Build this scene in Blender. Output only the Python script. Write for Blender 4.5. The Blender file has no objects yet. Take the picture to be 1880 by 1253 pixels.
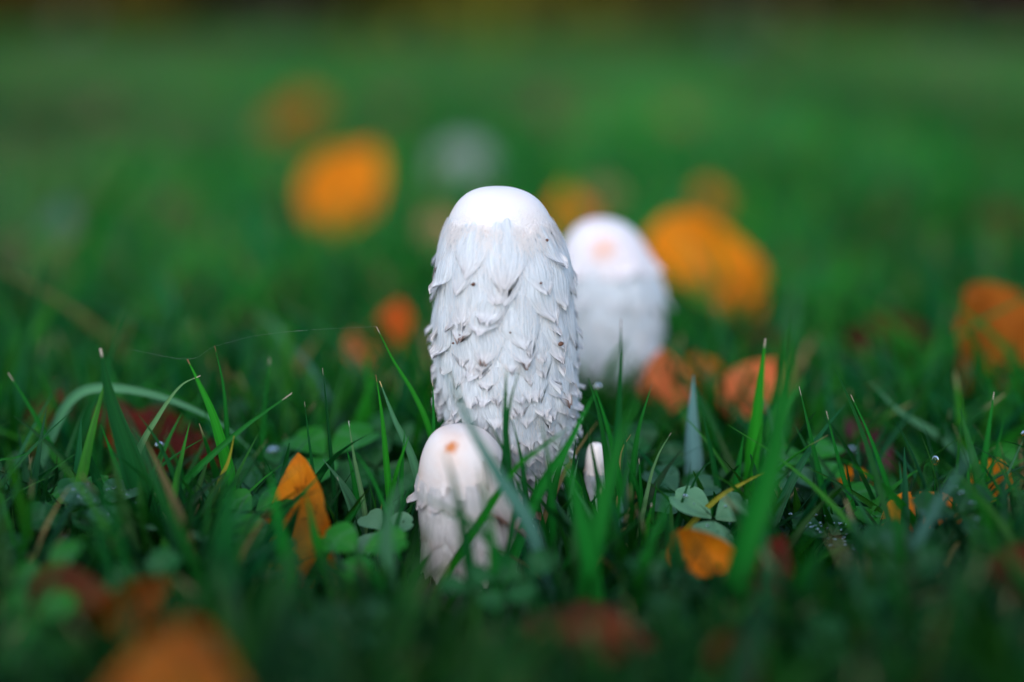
import bpy, math, random
import numpy as np
from mathutils import Vector, Matrix, noise as mnoise

R = math.radians
rng = random.Random(7)
scene = bpy.context.scene
COL = scene.collection

# ------------------------------------------------------------------ camera
CAM_H = 0.168
PITCH = R(12.9)
cam_data = bpy.data.cameras.new('camera')
cam = bpy.data.objects.new('camera', cam_data)
COL.objects.link(cam)
cam.location = (0, 0, CAM_H)
cam.rotation_euler = (R(90) - PITCH, 0, 0)
cam_data.lens = 50
cam_data.sensor_width = 36
cam_data.clip_start = 0.01
cam_data.clip_end = 1000
cam_data.dof.use_dof = True
cam_data.dof.focus_distance = 0.437
cam_data.dof.aperture_fstop = 1.9
scene.camera = cam

# ------------------------------------------------------------------ sky, sun, exposure
SUN_EL, SUN_AZ = 42, 195       # azimuth clockwise from +Y
world = bpy.data.worlds.new('World')
scene.world = world
world.use_nodes = True
wn = world.node_tree.nodes
sky = wn.new('ShaderNodeTexSky')
sky.sky_type = 'NISHITA'
sky.sun_disc = False
sky.sun_elevation = R(SUN_EL)
sky.sun_rotation = R(SUN_AZ)
sky.air_density = 1.0
sky.dust_density = 1.0
world.node_tree.links.new(sky.outputs[0], wn['Background'].inputs[0])
wn['Background'].inputs[1].default_value = 0.15

sun_data = bpy.data.lights.new('sun', 'SUN')
sun = bpy.data.objects.new('sun', sun_data)
COL.objects.link(sun)
sun_data.energy = 0.75
sun_data.angle = R(80)
sun_data.color = (1.0, 0.98, 0.96)
sd = Vector((math.sin(R(SUN_AZ)) * math.cos(R(SUN_EL)), math.cos(R(SUN_AZ)) * math.cos(R(SUN_EL)), math.sin(R(SUN_EL))))
sun.rotation_euler = sd.to_track_quat('Z', 'Y').to_euler()

scene.view_settings.view_transform = 'Standard'
scene.view_settings.look = 'None'
scene.view_settings.gamma = 1.0
scene.view_settings.exposure = 1.08
scene.cycles.use_denoising = True
scene.cycles.max_bounces = 6
scene.cycles.transparent_max_bounces = 6
scene.cycles.sample_clamp_indirect = 4.0

# ------------------------------------------------------------------ helpers
CP, SP = math.cos(PITCH), math.sin(PITCH)


def at(px, py, d):
    """world point seen at photo pixel (px, py), standing d metres in front of the camera foot"""
    dx = (px - 940) / 1880 * 0.72
    dy = -(py - 626.5) / 1880 * 0.72
    ray = Vector((dx, CP + dy * SP, -SP + dy * CP))
    return Vector((0, 0, CAM_H)) + ray * (d / ray.y)


def mpp(px, py, d):
    return (at(px + 1, py, d) - at(px, py, d)).length


def tag(o, label=None, cat=None, group=None, kind=None):
    if label: o['label'] = label
    if cat: o['category'] = cat
    if group: o['group'] = group
    if kind: o['kind'] = kind
    return o


def empty(name, loc):
    o = bpy.data.objects.new(name, None)
    o.empty_display_size = 0.01
    o.location = loc
    COL.objects.link(o)
    return o


def mesh_obj(name, verts, faces, mat, parent=None, uvs=None, cols=None, smooth=True, origin=None):
    """one mesh object from world-space verts; its origin is put at `origin` (or at the parent)"""
    me = bpy.data.meshes.new(name)
    off = Vector((0, 0, 0))
    if parent is not None:
        off = Vector(parent['_w']) if '_w' in parent else parent.location.copy()
    elif origin is not None:
        off = Vector(origin)
    v = np.asarray(verts, dtype=np.float64) - np.array(off)
    me.from_pydata(v.tolist() if len(v) < 20000 else list(map(tuple, v)), [], faces)
    if uvs is not None:
        uvl = me.uv_layers.new(name='UVMap')
        idx = np.empty(len(me.loops), dtype=np.int32)
        me.loops.foreach_get('vertex_index', idx)
        uvl.data.foreach_set('uv', np.asarray(uvs, dtype=np.float32)[idx].ravel())
    if cols is not None:
        a = me.attributes.new('Col', 'FLOAT_COLOR', 'POINT')
        c = np.ones((len(v), 4), dtype=np.float32)
        c[:, :3] = np.asarray(cols, dtype=np.float32)
        a.data.foreach_set('color', c.ravel())
    if smooth:
        me.polygons.foreach_set('use_smooth', [True] * len(me.polygons))
    me.materials.append(mat)
    me.update()
    o = bpy.data.objects.new(name, me)
    COL.objects.link(o)
    if parent is not None:
        o.parent = parent
        o['_w'] = list(off)
    else:
        o.location = off
    return o


def grid_faces(nu, nv, wrap=False, base=0):
    """rows nv, columns nu"""
    f = []
    for j in range(nv - 1):
        for i in range(nu if wrap else nu - 1):
            a = base + j * nu + i
            b = base + j * nu + (i + 1) % nu
            f.append((a, b, b + nu, a + nu))
    return f


def catmull(pts, n):
    """dense Catmull-Rom samples through a list of tuples"""
    P = np.array(pts, dtype=float)
    P = np.vstack([2 * P[0] - P[1], P, 2 * P[-1] - P[-2]])
    m = len(P) - 3
    out = []
    for k in range(n):
        x = k / (n - 1) * m
        i = min(int(x), m - 1)
        t = x - i
        p0, p1, p2, p3 = P[i], P[i + 1], P[i + 2], P[i + 3]
        out.append(0.5 * ((2 * p1) + (-p0 + p2) * t + (2 * p0 - 5 * p1 + 4 * p2 - p3) * t * t + (-p0 + 3 * p1 - 3 * p2 + p3) * t ** 3))
    return np.array(out)


# ------------------------------------------------------------------ materials
def new_mat(name):
    m = bpy.data.materials.new(name)
    m.use_nodes = True
    nt = m.node_tree
    return m, nt, nt.nodes, nt.links, nt.nodes['Principled BSDF']


def N(nodes, typ, **kw):
    n = nodes.new(typ)
    for k, v in kw.items():
        setattr(n, k, v)
    return n


def ramp(nodes, stops):
    r = nodes.new('ShaderNodeValToRGB')
    e = r.color_ramp.elements
    while len(e) < len(stops):
        e.new(0.5)
    for el, (p, c) in zip(e, stops):
        el.position = p
        el.color = (*c, 1)
    return r


def add_translucent(nt, nodes, links, bsdf, colsock, fac):
    tr = N(nodes, 'ShaderNodeBsdfTranslucent')
    links.new(colsock, tr.inputs['Color'])
    mx = N(nodes, 'ShaderNodeMixShader')
    mx.inputs[0].default_value = fac
    links.new(bsdf.outputs[0], mx.inputs[1])
    links.new(tr.outputs[0], mx.inputs[2])
    links.new(mx.outputs[0], nodes['Material Output'].inputs['Surface'])


def grass_mat():
    m, nt, nodes, links, b = new_mat('grass')
    a = N(nodes, 'ShaderNodeAttribute', attribute_name='Col')
    tc = N(nodes, 'ShaderNodeUVMap')
    mp = N(nodes, 'ShaderNodeMapping')
    mp.inputs['Scale'].default_value = (9, 0.6, 1)
    links.new(tc.outputs[0], mp.inputs[0])
    nz = N(nodes, 'ShaderNodeTexNoise')
    nz.inputs['Scale'].default_value = 1.0
    nz.inputs['Detail'].default_value = 2
    links.new(mp.outputs[0], nz.inputs['Vector'])
    mr = N(nodes, 'ShaderNodeMapRange')
    mr.inputs[1].default_value = 0.3; mr.inputs[2].default_value = 0.7
    mr.inputs[3].default_value = 0.72; mr.inputs[4].default_value = 1.3
    links.new(nz.outputs[0], mr.inputs[0])
    vm = N(nodes, 'ShaderNodeVectorMath', operation='SCALE')
    links.new(a.outputs['Color'], vm.inputs[0])
    links.new(mr.outputs[0], vm.inputs['Scale'])
    links.new(vm.outputs[0], b.inputs['Base Color'])
    b.inputs['Roughness'].default_value = 0.48
    b.inputs['Specular IOR Level'].default_value = 0.15
    bp = N(nodes, 'ShaderNodeBump')
    bp.inputs['Strength'].default_value = 0.35
    bp.inputs['Distance'].default_value = 0.0004
    links.new(nz.outputs[0], bp.inputs['Height'])
    links.new(bp.outputs[0], b.inputs['Normal'])
    add_translucent(nt, nodes, links, b, vm.outputs[0], 0.3)
    return m


def cap_mat(name, tint=0.5, fibre=1.0, brown=0.0, thin=0.0, base=(0.84, 0.875, 0.905), tan=(0.90, 0.74, 0.68)):
    """white fibrous fungus flesh; UV v = 1 is the tip of a scale"""
    m, nt, nodes, links, b = new_mat(name)
    uv = N(nodes, 'ShaderNodeUVMap')
    sep = N(nodes, 'ShaderNodeSeparateXYZ')
    links.new(uv.outputs[0], sep.inputs[0])
    mp = N(nodes, 'ShaderNodeMapping')
    mp.inputs['Scale'].default_value = (20 * fibre, 1.6, 1)
    links.new(uv.outputs[0], mp.inputs[0])
    nz = N(nodes, 'ShaderNodeTexNoise')
    nz.inputs['Scale'].default_value = 1.0
    nz.inputs['Detail'].default_value = 4
    nz.inputs['Roughness'].default_value = 0.65
    nz.inputs['Distortion'].default_value = 0.35
    links.new(mp.outputs[0], nz.inputs['Vector'])
    geo = N(nodes, 'ShaderNodeNewGeometry')
    big = N(nodes, 'ShaderNodeTexNoise')
    big.inputs['Scale'].default_value = 130
    big.inputs['Detail'].default_value = 4
    links.new(geo.outputs['Position'], big.inputs['Vector'])
    # tip factor
    tip = N(nodes, 'ShaderNodeMapRange')
    tip.inputs[1].default_value = 0.62; tip.inputs[2].default_value = 1.02
    links.new(sep.outputs[1], tip.inputs[0])
    mul = N(nodes, 'ShaderNodeMath', operation='MULTIPLY')
    links.new(tip.outputs[0], mul.inputs[0])
    links.new(big.outputs[0], mul.inputs[1])
    mul2 = N(nodes, 'ShaderNodeMath', operation='MULTIPLY')
    links.new(mul.outputs[0], mul2.inputs[0])
    mul2.inputs[1].default_value = tint * 1.3
    mix = N(nodes, 'ShaderNodeMix', data_type='RGBA')
    links.new(mul2.outputs[0], mix.inputs[0])
    mix.inputs[6].default_value = (*base, 1)
    mix.inputs[7].default_value = (*tan, 1)
    # fibres slightly darker between
    fr = N(nodes, 'ShaderNodeMapRange')
    fr.inputs[1].default_value = 0.3; fr.inputs[2].default_value = 0.62
    fr.inputs[3].default_value = 0.72; fr.inputs[4].default_value = 1.03
    links.new(nz.outputs[0], fr.inputs[0])
    sc = N(nodes, 'ShaderNodeVectorMath', operation='SCALE')
    links.new(mix.outputs[2], sc.inputs[0])
    links.new(fr.outputs[0], sc.inputs['Scale'])
    out = sc.outputs[0]
    if brown > 0:
        bt = N(nodes, 'ShaderNodeMapRange')
        bt.inputs[1].default_value = 1.0 - brown; bt.inputs[2].default_value = 1.0
        links.new(sep.outputs[1], bt.inputs[0])
        mb = N(nodes, 'ShaderNodeMix', data_type='RGBA')
        links.new(bt.outputs[0], mb.inputs[0])
        links.new(out, mb.inputs[6])
        mb.inputs[7].default_value = (0.20, 0.09, 0.05, 1)
        out = mb.outputs[2]
    links.new(out, b.inputs['Base Color'])
    b.inputs['Roughness'].default_value = 0.75
    b.inputs['Specular IOR Level'].default_value = 0.25
    b.inputs['Subsurface Weight'].default_value = 0.0 if thin else 0.25
    b.inputs['Subsurface Radius'].default_value = (0.0016, 0.0012, 0.001)
    b.inputs['Subsurface Scale'].default_value = 1.0
    bp = N(nodes, 'ShaderNodeBump')
    bp.inputs['Strength'].default_value = 1.0
    bp.inputs['Distance'].default_value = 0.0007
    links.new(nz.outputs[0], bp.inputs['Height'])
    links.new(bp.outputs[0], b.inputs['Normal'])
    if thin:
        add_translucent(nt, nodes, links, b, out, thin)
    return m


def crown_mat(name, spot=None, spot_r=0.004, spot_col=(0.75, 0.30, 0.08), tan_amt=0.35, base=(0.70, 0.66, 0.645), halo=(0.80, 0.66, 0.56)):
    """smooth skin of the cap top with an ochre mark where the skin is worn (its place in world space)"""
    m, nt, nodes, links, b = new_mat(name)
    geo = N(nodes, 'ShaderNodeNewGeometry')
    big = N(nodes, 'ShaderNodeTexNoise')
    big.inputs['Scale'].default_value = 70
    big.inputs['Detail'].default_value = 5
    links.new(geo.outputs['Position'], big.inputs['Vector'])
    mr = N(nodes, 'ShaderNodeMapRange')
    mr.inputs[1].default_value = 0.45; mr.inputs[2].default_value = 0.75
    mr.inputs[4].default_value = tan_amt
    links.new(big.outputs[0], mr.inputs[0])
    mix = N(nodes, 'ShaderNodeMix', data_type='RGBA')
    links.new(mr.outputs[0], mix.inputs[0])
    mix.inputs[6].default_value = (*base, 1)
    mix.inputs[7].default_value = (*halo, 1)
    out = mix.outputs[2]
    if spot is not None:
        vs = N(nodes, 'ShaderNodeVectorMath', operation='DISTANCE')
        fine = N(nodes, 'ShaderNodeTexNoise')
        fine.inputs['Scale'].default_value = 350
        fine.inputs['Detail'].default_value = 3
        links.new(geo.outputs['Position'], fine.inputs['Vector'])
        links.new(geo.outputs['Position'], vs.inputs[0])
        vs.inputs[1].default_value = spot
        ad = N(nodes, 'ShaderNodeMath', operation='MULTIPLY_ADD')
        links.new(fine.outputs[0], ad.inputs[0])
        ad.inputs[1].default_value = spot_r * 1.4
        links.new(vs.outputs['Value'], ad.inputs[2])
        m1 = N(nodes, 'ShaderNodeMapRange')
        m1.inputs[1].default_value = spot_r * 2.0; m1.inputs[2].default_value = spot_r * 1.0
        links.new(ad.outputs[0], m1.inputs[0])
        mx = N(nodes, 'ShaderNodeMix', data_type='RGBA')
        links.new(m1.outputs[0], mx.inputs[0])
        links.new(out, mx.inputs[6])
        mx.inputs[7].default_value = (*spot_col, 1)
        out = mx.outputs[2]
    links.new(out, b.inputs['Base Color'])
    b.inputs['Roughness'].default_value = 0.6
    b.inputs['Specular IOR Level'].default_value = 0.3
    b.inputs['Subsurface Weight'].default_value = 0.08
    b.inputs['Subsurface Radius'].default_value = (0.002, 0.0014, 0.001)
    b.inputs['Subsurface Scale'].default_value = 1.0
    uv = N(nodes, 'ShaderNodeUVMap')
    mp = N(nodes, 'ShaderNodeMapping')
    mp.inputs['Scale'].default_value = (14, 26, 1)
    links.new(uv.outputs[0], mp.inputs[0])
    nz = N(nodes, 'ShaderNodeTexNoise')
    nz.inputs['Scale'].default_value = 1
    nz.inputs['Detail'].default_value = 5
    nz.inputs['Roughness'].default_value = 0.6
    nz.inputs['Distortion'].default_value = 0.6
    links.new(mp.outputs[0], nz.inputs['Vector'])
    sep = N(nodes, 'ShaderNodeSeparateXYZ')
    links.new(uv.outputs[0], sep.inputs[0])
    st = N(nodes, 'ShaderNodeMapRange')
    st.inputs[1].default_value = 0.45; st.inputs[2].default_value = 0.9
    st.inputs[3].default_value = 0.08; st.inputs[4].default_value = 0.8
    links.new(sep.outputs[1], st.inputs[0])
    bp = N(nodes, 'ShaderNodeBump')
    bp.inputs['Distance'].default_value = 0.0007
    links.new(st.outputs[0], bp.inputs['Strength'])
    links.new(nz.outputs[0], bp.inputs['Height'])
    links.new(bp.outputs[0], b.inputs['Normal'])
    return m


_leafmats = {}


def leaf_mat(c1, c2, c3, trans=0.35, rough=0.65):
    key = (c1, c2, c3, trans)
    if key in _leafmats:
        return _leafmats[key]
    m, nt, nodes, links, b = new_mat('fallen_leaf')
    tc = N(nodes, 'ShaderNodeTexCoord')
    nz = N(nodes, 'ShaderNodeTexNoise')
    nz.inputs['Scale'].default_value = 55
    nz.inputs['Detail'].default_value = 5
    nz.inputs['Roughness'].default_value = 0.6
    links.new(tc.outputs['Object'], nz.inputs['Vector'])
    rp = ramp(nodes, [(0.3, c1), (0.52, c2), (0.72, c3)])
    links.new(nz.outputs[0], rp.inputs[0])
    # veins: midrib and slanting side veins from the leaf's own UV
    uv = N(nodes, 'ShaderNodeUVMap')
    sep = N(nodes, 'ShaderNodeSeparateXYZ')
    links.new(uv.outputs[0], sep.inputs[0])
    ab = N(nodes, 'ShaderNodeMath', operation='SUBTRACT')
    links.new(sep.outputs[0], ab.inputs[0]); ab.inputs[1].default_value = 0.5
    ab2 = N(nodes, 'ShaderNodeMath', operation='ABSOLUTE')
    links.new(ab.outputs[0], ab2.inputs[0])
    dg = N(nodes, 'ShaderNodeMath', operation='MULTIPLY_ADD')
    links.new(ab2.outputs[0], dg.inputs[0]); dg.inputs[1].default_value = -0.7
    links.new(sep.outputs[1], dg.inputs[2])
    ml = N(nodes, 'ShaderNodeMath', operation='MULTIPLY')
    links.new(dg.outputs[0], ml.inputs[0]); ml.inputs[1].default_value = 9
    fr = N(nodes, 'ShaderNodeMath', operation='PINGPONG')
    links.new(ml.outputs[0], fr.inputs[0]); fr.inputs[1].default_value = 0.5
    v1 = N(nodes, 'ShaderNodeMapRange'); v1.inputs[1].default_value = 0.06; v1.inputs[2].default_value = 0.0
    links.new(fr.outputs[0], v1.inputs[0])
    v2 = N(nodes, 'ShaderNodeMapRange'); v2.inputs[1].default_value = 0.02; v2.inputs[2].default_value = 0.0
    links.new(ab2.outputs[0], v2.inputs[0])
    mxv = N(nodes, 'ShaderNodeMath', operation='MAXIMUM')
    links.new(v1.outputs[0], mxv.inputs[0]); links.new(v2.outputs[0], mxv.inputs[1])
    mf = N(nodes, 'ShaderNodeMath', operation='MULTIPLY')
    links.new(mxv.outputs[0], mf.inputs[0]); mf.inputs[1].default_value = 0.35
    mix = N(nodes, 'ShaderNodeMix', data_type='RGBA')
    links.new(mf.outputs[0], mix.inputs[0])
    links.new(rp.outputs[0], mix.inputs[6])
    mix.inputs[7].default_value = (c3[0] * 0.6, c3[1] * 0.5, c3[2] * 0.5, 1)
    # small dark blotches
    n2 = N(nodes, 'ShaderNodeTexNoise')
    n2.inputs['Scale'].default_value = 260; n2.inputs['Detail'].default_value = 3
    links.new(tc.outputs['Object'], n2.inputs['Vector'])
    m2 = N(nodes, 'ShaderNodeMapRange'); m2.inputs[1].default_value = 0.62; m2.inputs[2].default_value = 0.72; m2.inputs[4].default_value = 0.7
    links.new(n2.outputs[0], m2.inputs[0])
    b.inputs['Specular IOR Level'].default_value = 0.12
    mix2 = N(nodes, 'ShaderNodeMix', data_type='RGBA')
    links.new(m2.outputs[0], mix2.inputs[0])
    links.new(mix.outputs[2], mix2.inputs[6])
    mix2.inputs[7].default_value = (c1[0] * 0.35, c1[1] * 0.3, c1[2] * 0.3, 1)
    links.new(mix2.outputs[2], b.inputs['Base Color'])
    b.inputs['Roughness'].default_value = rough
    bp = N(nodes, 'ShaderNodeBump'); bp.inputs['Strength'].default_value = 0.4; bp.inputs['Distance'].default_value = 0.0005
    links.new(mxv.outputs[0], bp.inputs['Height'])
    links.new(bp.outputs[0], b.inputs['Normal'])
    add_translucent(nt, nodes, links, b, mix2.outputs[2], trans)
    _leafmats[key] = m
    return m


def clover_mat():
    m, nt, nodes, links, b = new_mat('clover')
    uv = N(nodes, 'ShaderNodeUVMap')
    sep = N(nodes, 'ShaderNodeSeparateXYZ')
    links.new(uv.outputs[0], sep.inputs[0])
    a = N(nodes, 'ShaderNodeAttribute', attribute_name='Col')
    ab = N(nodes, 'ShaderNodeMath', operation='SUBTRACT'); links.new(sep.outputs[0], ab.inputs[0]); ab.inputs[1].default_value = 0.5
    ab2 = N(nodes, 'ShaderNodeMath', operation='ABSOLUTE'); links.new(ab.outputs[0], ab2.inputs[0])
    # pale chevron
    dg = N(nodes, 'ShaderNodeMath', operation='MULTIPLY_ADD'); links.new(ab2.outputs[0], dg.inputs[0]); dg.inputs[1].default_value = 0.55
    links.new(sep.outputs[1], dg.inputs[2])
    d2 = N(nodes, 'ShaderNodeMath', operation='SUBTRACT'); links.new(dg.outputs[0], d2.inputs[0]); d2.inputs[1].default_value = 0.62
    d3 = N(nodes, 'ShaderNodeMath', operation='ABSOLUTE'); links.new(d2.outputs[0], d3.inputs[0])
    ch = N(nodes, 'ShaderNodeMapRange'); ch.inputs[1].default_value = 0.09; ch.inputs[2].default_value = 0.02; ch.inputs[4].default_value = 0.3
    links.new(d3.outputs[0], ch.inputs[0])
    mid = N(nodes, 'ShaderNodeMapRange'); mid.inputs[1].default_value = 0.02; mid.inputs[2].default_value = 0.005; mid.inputs[4].default_value = 0.35
    links.new(ab2.outputs[0], mid.inputs[0])
    mx = N(nodes, 'ShaderNodeMath', operation='MAXIMUM'); links.new(ch.outputs[0], mx.inputs[0]); links.new(mid.outputs[0], mx.inputs[1])
    mix = N(nodes, 'ShaderNodeMix', data_type='RGBA')
    links.new(mx.outputs[0], mix.inputs[0]); links.new(a.outputs['Color'], mix.inputs[6]); mix.inputs[7].default_value = (0.08, 0.20, 0.10, 1)
    links.new(mix.outputs[2], b.inputs['Base Color'])
    b.inputs['Roughness'].default_value = 0.5
    b.inputs['Specular IOR Level'].default_value = 0.25
    add_translucent(nt, nodes, links, b, mix.outputs[2], 0.3)
    return m


def plain(name, col, rough=0.6, **kw):
    m, nt, nodes, links, b = new_mat(name)
    tc = N(nodes, 'ShaderNodeTexCoord')
    nz = N(nodes, 'ShaderNodeTexNoise'); nz.inputs['Scale'].default_value = kw.get('scale', 60); nz.inputs['Detail'].default_value = 5
    links.new(tc.outputs['Object'], nz.inputs['Vector'])
    k = kw.get('var', 0.35)
    rp = ramp(nodes, [(0.3, tuple(c * (1 - k) for c in col)), (0.7, tuple(min(1, c * (1 + k)) for c in col))])
    links.new(nz.outputs[0], rp.inputs[0])
    links.new(rp.outputs[0], b.inputs['Base Color'])
    b.inputs['Roughness'].default_value = rough
    return m


M_GRASS = grass_mat()
M_CLOVER = clover_mat()
M_DEW, _nt, _nn, _ll, _b = new_mat('dew')
_b.inputs['Transmission Weight'].default_value = 1.0
_b.inputs['Roughness'].default_value = 0.02
_b.inputs['IOR'].default_value = 1.33
M_SILK = plain('silk', (0.75, 0.78, 0.75), 0.3)
M_SPECK = plain('speck', (0.10, 0.035, 0.015), 0.6, scale=900)


def soil_mat():
    m, nt, nodes, links, b = new_mat('soil')
    geo = N(nodes, 'ShaderNodeNewGeometry')
    nz = N(nodes, 'ShaderNodeTexNoise'); nz.inputs['Scale'].default_value = 45; nz.inputs['Detail'].default_value = 6
    links.new(geo.outputs['Position'], nz.inputs['Vector'])
    n2 = N(nodes, 'ShaderNodeTexNoise'); n2.inputs['Scale'].default_value = 3; n2.inputs['Detail'].default_value = 4
    links.new(geo.outputs['Position'], n2.inputs['Vector'])
    rp = ramp(nodes, [(0.3, (0.006, 0.008, 0.003)), (0.5, (0.006, 0.025, 0.005)), (0.7, (0.015, 0.045, 0.010))])
    links.new(nz.outputs[0], rp.inputs[0])
    rp2 = ramp(nodes, [(0.3, (0.75, 0.75, 0.75)), (0.7, (1.2, 1.2, 1.1))])
    links.new(n2.outputs[0], rp2.inputs[0])
    mu = N(nodes, 'ShaderNodeMix', data_type='RGBA', blend_type='MULTIPLY'); mu.inputs[0].default_value = 1
    links.new(rp.outputs[0], mu.inputs[6]); links.new(rp2.outputs[0], mu.inputs[7])
    links.new(mu.outputs[2], b.inputs['Base Color'])
    b.inputs['Roughness'].default_value = 0.9
    bp = N(nodes, 'ShaderNodeBump'); bp.inputs['Strength'].default_value = 0.7; bp.inputs['Distance'].default_value = 0.004
    links.new(nz.outputs[0], bp.inputs['Height']); links.new(bp.outputs[0], b.inputs['Normal'])
    return m


# ------------------------------------------------------------------ the ground
g = 300
ground = mesh_obj('ground', [(-g, -g, 0), (g, -g, 0), (g, g, 0), (-g, g, 0)], [(0, 1, 2, 3)], soil_mat(), smooth=False)
tag(ground, 'dark soil and moss under the lawn', 'ground', kind='structure')


# ------------------------------------------------------------------ lawn
GREENS = np.array([(0.006, 0.110, 0.010), (0.010, 0.140, 0.008), (0.006, 0.095, 0.026), (0.022, 0.145, 0.008), (0.005, 0.080, 0.012)])
nrg = np.random.default_rng(11)


def blades(name, x, y, h, w, seg, label, bend=0.5, straw=0.03, gain=1.0, rows3=True, patch=0.0):
    n = len(x)
    ang = nrg.uniform(0, 2 * math.pi, n)            # lean direction
    lean = np.abs(nrg.normal(0, 0.28, n)) + 0.05
    bnd = nrg.uniform(0.0, bend, n) * h
    fac = nrg.uniform(0, math.pi, n)               # facing of the flat side
    t = np.linspace(0, 1, seg + 1)
    cx = x[:, None] + np.cos(ang)[:, None] * (lean[:, None] * h[:, None] * t + bnd[:, None] * t ** 2.2)
    cy = y[:, None] + np.sin(ang)[:, None] * (lean[:, None] * h[:, None] * t + bnd[:, None] * t ** 2.2)
    cz = h[:, None] * (t - 0.28 * (bnd / h)[:, None] * t ** 2.5) - 0.001
    wid = (w[:, None] * 0.5) * (np.minimum(1.0, 0.65 + t * 1.2)) * np.clip((1 - t) / 0.45, 0.03, 1) ** 0.75
    ux, uy = np.cos(fac)[:, None], np.sin(fac)[:, None]
    cols3 = 3 if rows3 else 2
    V = np.zeros((n, seg + 1, cols3, 3))
    if rows3:
        off = [-1, 0, 1]
    else:
        off = [-1, 1]
    for k, s in enumerate(off):
        V[:, :, k, 0] = cx + ux * wid * s
        V[:, :, k, 1] = cy + uy * wid * s
        V[:, :, k, 2] = cz
        if s == 0:
            V[:, :, k, 0] -= uy * wid * 0.45
            V[:, :, k, 1] += ux * wid * 0.45
    pick = nrg.integers(0, len(GREENS), n)
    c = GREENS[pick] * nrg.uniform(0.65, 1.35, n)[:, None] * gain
    if patch:
        p1 = clump(x, y * 0.6, 2.2 * patch) + 0.6 * clump(x, y * 0.7, 6.0 * patch)
        c = c * np.clip(1 + 1.1 * p1, 0.35, 2.0)[:, None]
        p2 = np.clip(clump(x + 9, y * 0.6, 1.7 * patch) * 2.0, 0, 0.7)[:, None]
        c = c * (1 - p2) + np.array((0.11, 0.17, 0.06)) * p2
    st = nrg.random(n) < straw
    c[st] = np.array((0.20, 0.15, 0.05)) * nrg.uniform(0.6, 1.3, st.sum())[:, None]
    tipdry = (nrg.random(n) < 0.08)[:, None, None] * np.clip((t - 0.93) / 0.05, 0, 1)[None, :, None]
    basecol = np.clip(1 - t / 0.18, 0, 1)[None, :, None] * 0.12
    cc = np.repeat(c[:, None, :], seg + 1, 1)
    cc = cc * (1 - basecol) + np.array((0.10, 0.13, 0.04)) * basecol
    cc = cc * (1 - tipdry) + np.array((0.35, 0.28, 0.14)) * tipdry
    Cc = np.repeat(cc[:, :, None, :], cols3, 2)
    idx = np.arange(n * (seg + 1) * cols3).reshape(n, seg + 1, cols3)
    q = np.stack([idx[:, :-1, :-1], idx[:, :-1, 1:], idx[:, 1:, 1:], idx[:, 1:, :-1]], -1).reshape(-1, 4)
    UV = np.zeros((n, seg + 1, cols3, 2))
    UV[..., 0] = np.linspace(0, 1, cols3)[None, None, :] + nrg.uniform(0, 50, n)[:, None, None]
    UV[..., 1] = t[None, :, None] * 3
    me = bpy.data.meshes.new(name)
    nv, nf = n * (seg + 1) * cols3, len(q)
    me.vertices.add(nv)
    me.vertices.foreach_set('co', V.reshape(-1).astype(np.float32))
    me.loops.add(nf * 4)
    me.loops.foreach_set('vertex_index', q.reshape(-1).astype(np.int32))
    me.polygons.add(nf)
    me.polygons.foreach_set('loop_start', np.arange(0, nf * 4, 4, dtype=np.int32))
    me.polygons.foreach_set('use_smooth', np.ones(nf, dtype=bool))
    me.update(calc_edges=True)
    uvl = me.uv_layers.new(name='UVMap')
    uvl.data.foreach_set('uv', UV.reshape(-1, 2)[q.reshape(-1)].astype(np.float32).ravel())
    a = me.attributes.new('Col', 'FLOAT_COLOR', 'POINT')
    C4 = np.ones((nv, 4), dtype=np.float32)
    C4[:, :3] = Cc.reshape(-1, 3)
    a.data.foreach_set('color', C4.ravel())
    me.materials.append(M_GRASS)
    o = bpy.data.objects.new(name, me)
    COL.objects.link(o)
    tag(o, label, 'grass', kind='stuff')
    return o


def height_limit(x, y):
    """keeps the lawn low where the photograph shows it low: round and before the mushrooms"""
    z_row = lambda row: CAM_H - y * np.tan(PITCH + np.arctan((row - 626.5) / 1880 * 0.72))
    u = 940 + x / (y * CP + 0.03) * 1880 / 0.72
    lim = z_row(np.full_like(x, 860.0) + nrg.normal(0, 40, len(x)))
    lim = np.where(y > 0.47, 0.05, lim)
    lim = np.where(y < 0.36, np.minimum(lim, z_row(np.full_like(x, 1010.0) + nrg.normal(0, 50, len(x)))), lim)
    front = (u > 745) & (u < 990) & (y < 0.40)
    lim = np.where(front, np.minimum(lim, z_row(np.full_like(x, 1095.0) + nrg.normal(0, 20, len(x)))), lim)
    mid = (u > 790) & (u < 1075) & (y >= 0.36) & (y < 0.45)
    lim = np.where(mid, np.minimum(lim, z_row(np.full_like(x, 960.0) + nrg.normal(0, 20, len(x)))), lim)
    rusty = (u > 900) & (u < 1230) & (y < 0.345)
    lim = np.where(rusty, np.minimum(lim, z_row(np.full_like(x, 1165.0) + nrg.normal(0, 30, len(x)))), lim)
    cup = (u > 1210) & (u < 1390) & (y < 0.385)
    lim = np.where(cup, np.minimum(lim, z_row(np.full_like(x, 1065.0) + nrg.normal(0, 30, len(x)))), lim)
    tipl = (u > 30) & (u < 340) & (y < 0.345)
    lim = np.where(tipl, np.minimum(lim, z_row(np.full_like(x, 1125.0) + nrg.normal(0, 35, len(x)))), lim)
    leafy = (u > 505) & (u < 655) & (y < 0.405)
    lim = np.where(leafy, np.minimum(lim, z_row(np.full_like(x, 1055.0) + nrg.normal(0, 35, len(x)))), lim)
    for (px, d, *_r) in named_clover:
        m_ = (np.abs(u - px[0]) < 55) & (y < d + 0.004)
        lim = np.where(m_, np.minimum(lim, z_row(np.full_like(x, px[1] + 25.0))), lim)
    return np.maximum(lim, 0.008)


MUSH_CLEAR = []   # (x, y, r) filled in below, used when the lawn is sown


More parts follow.
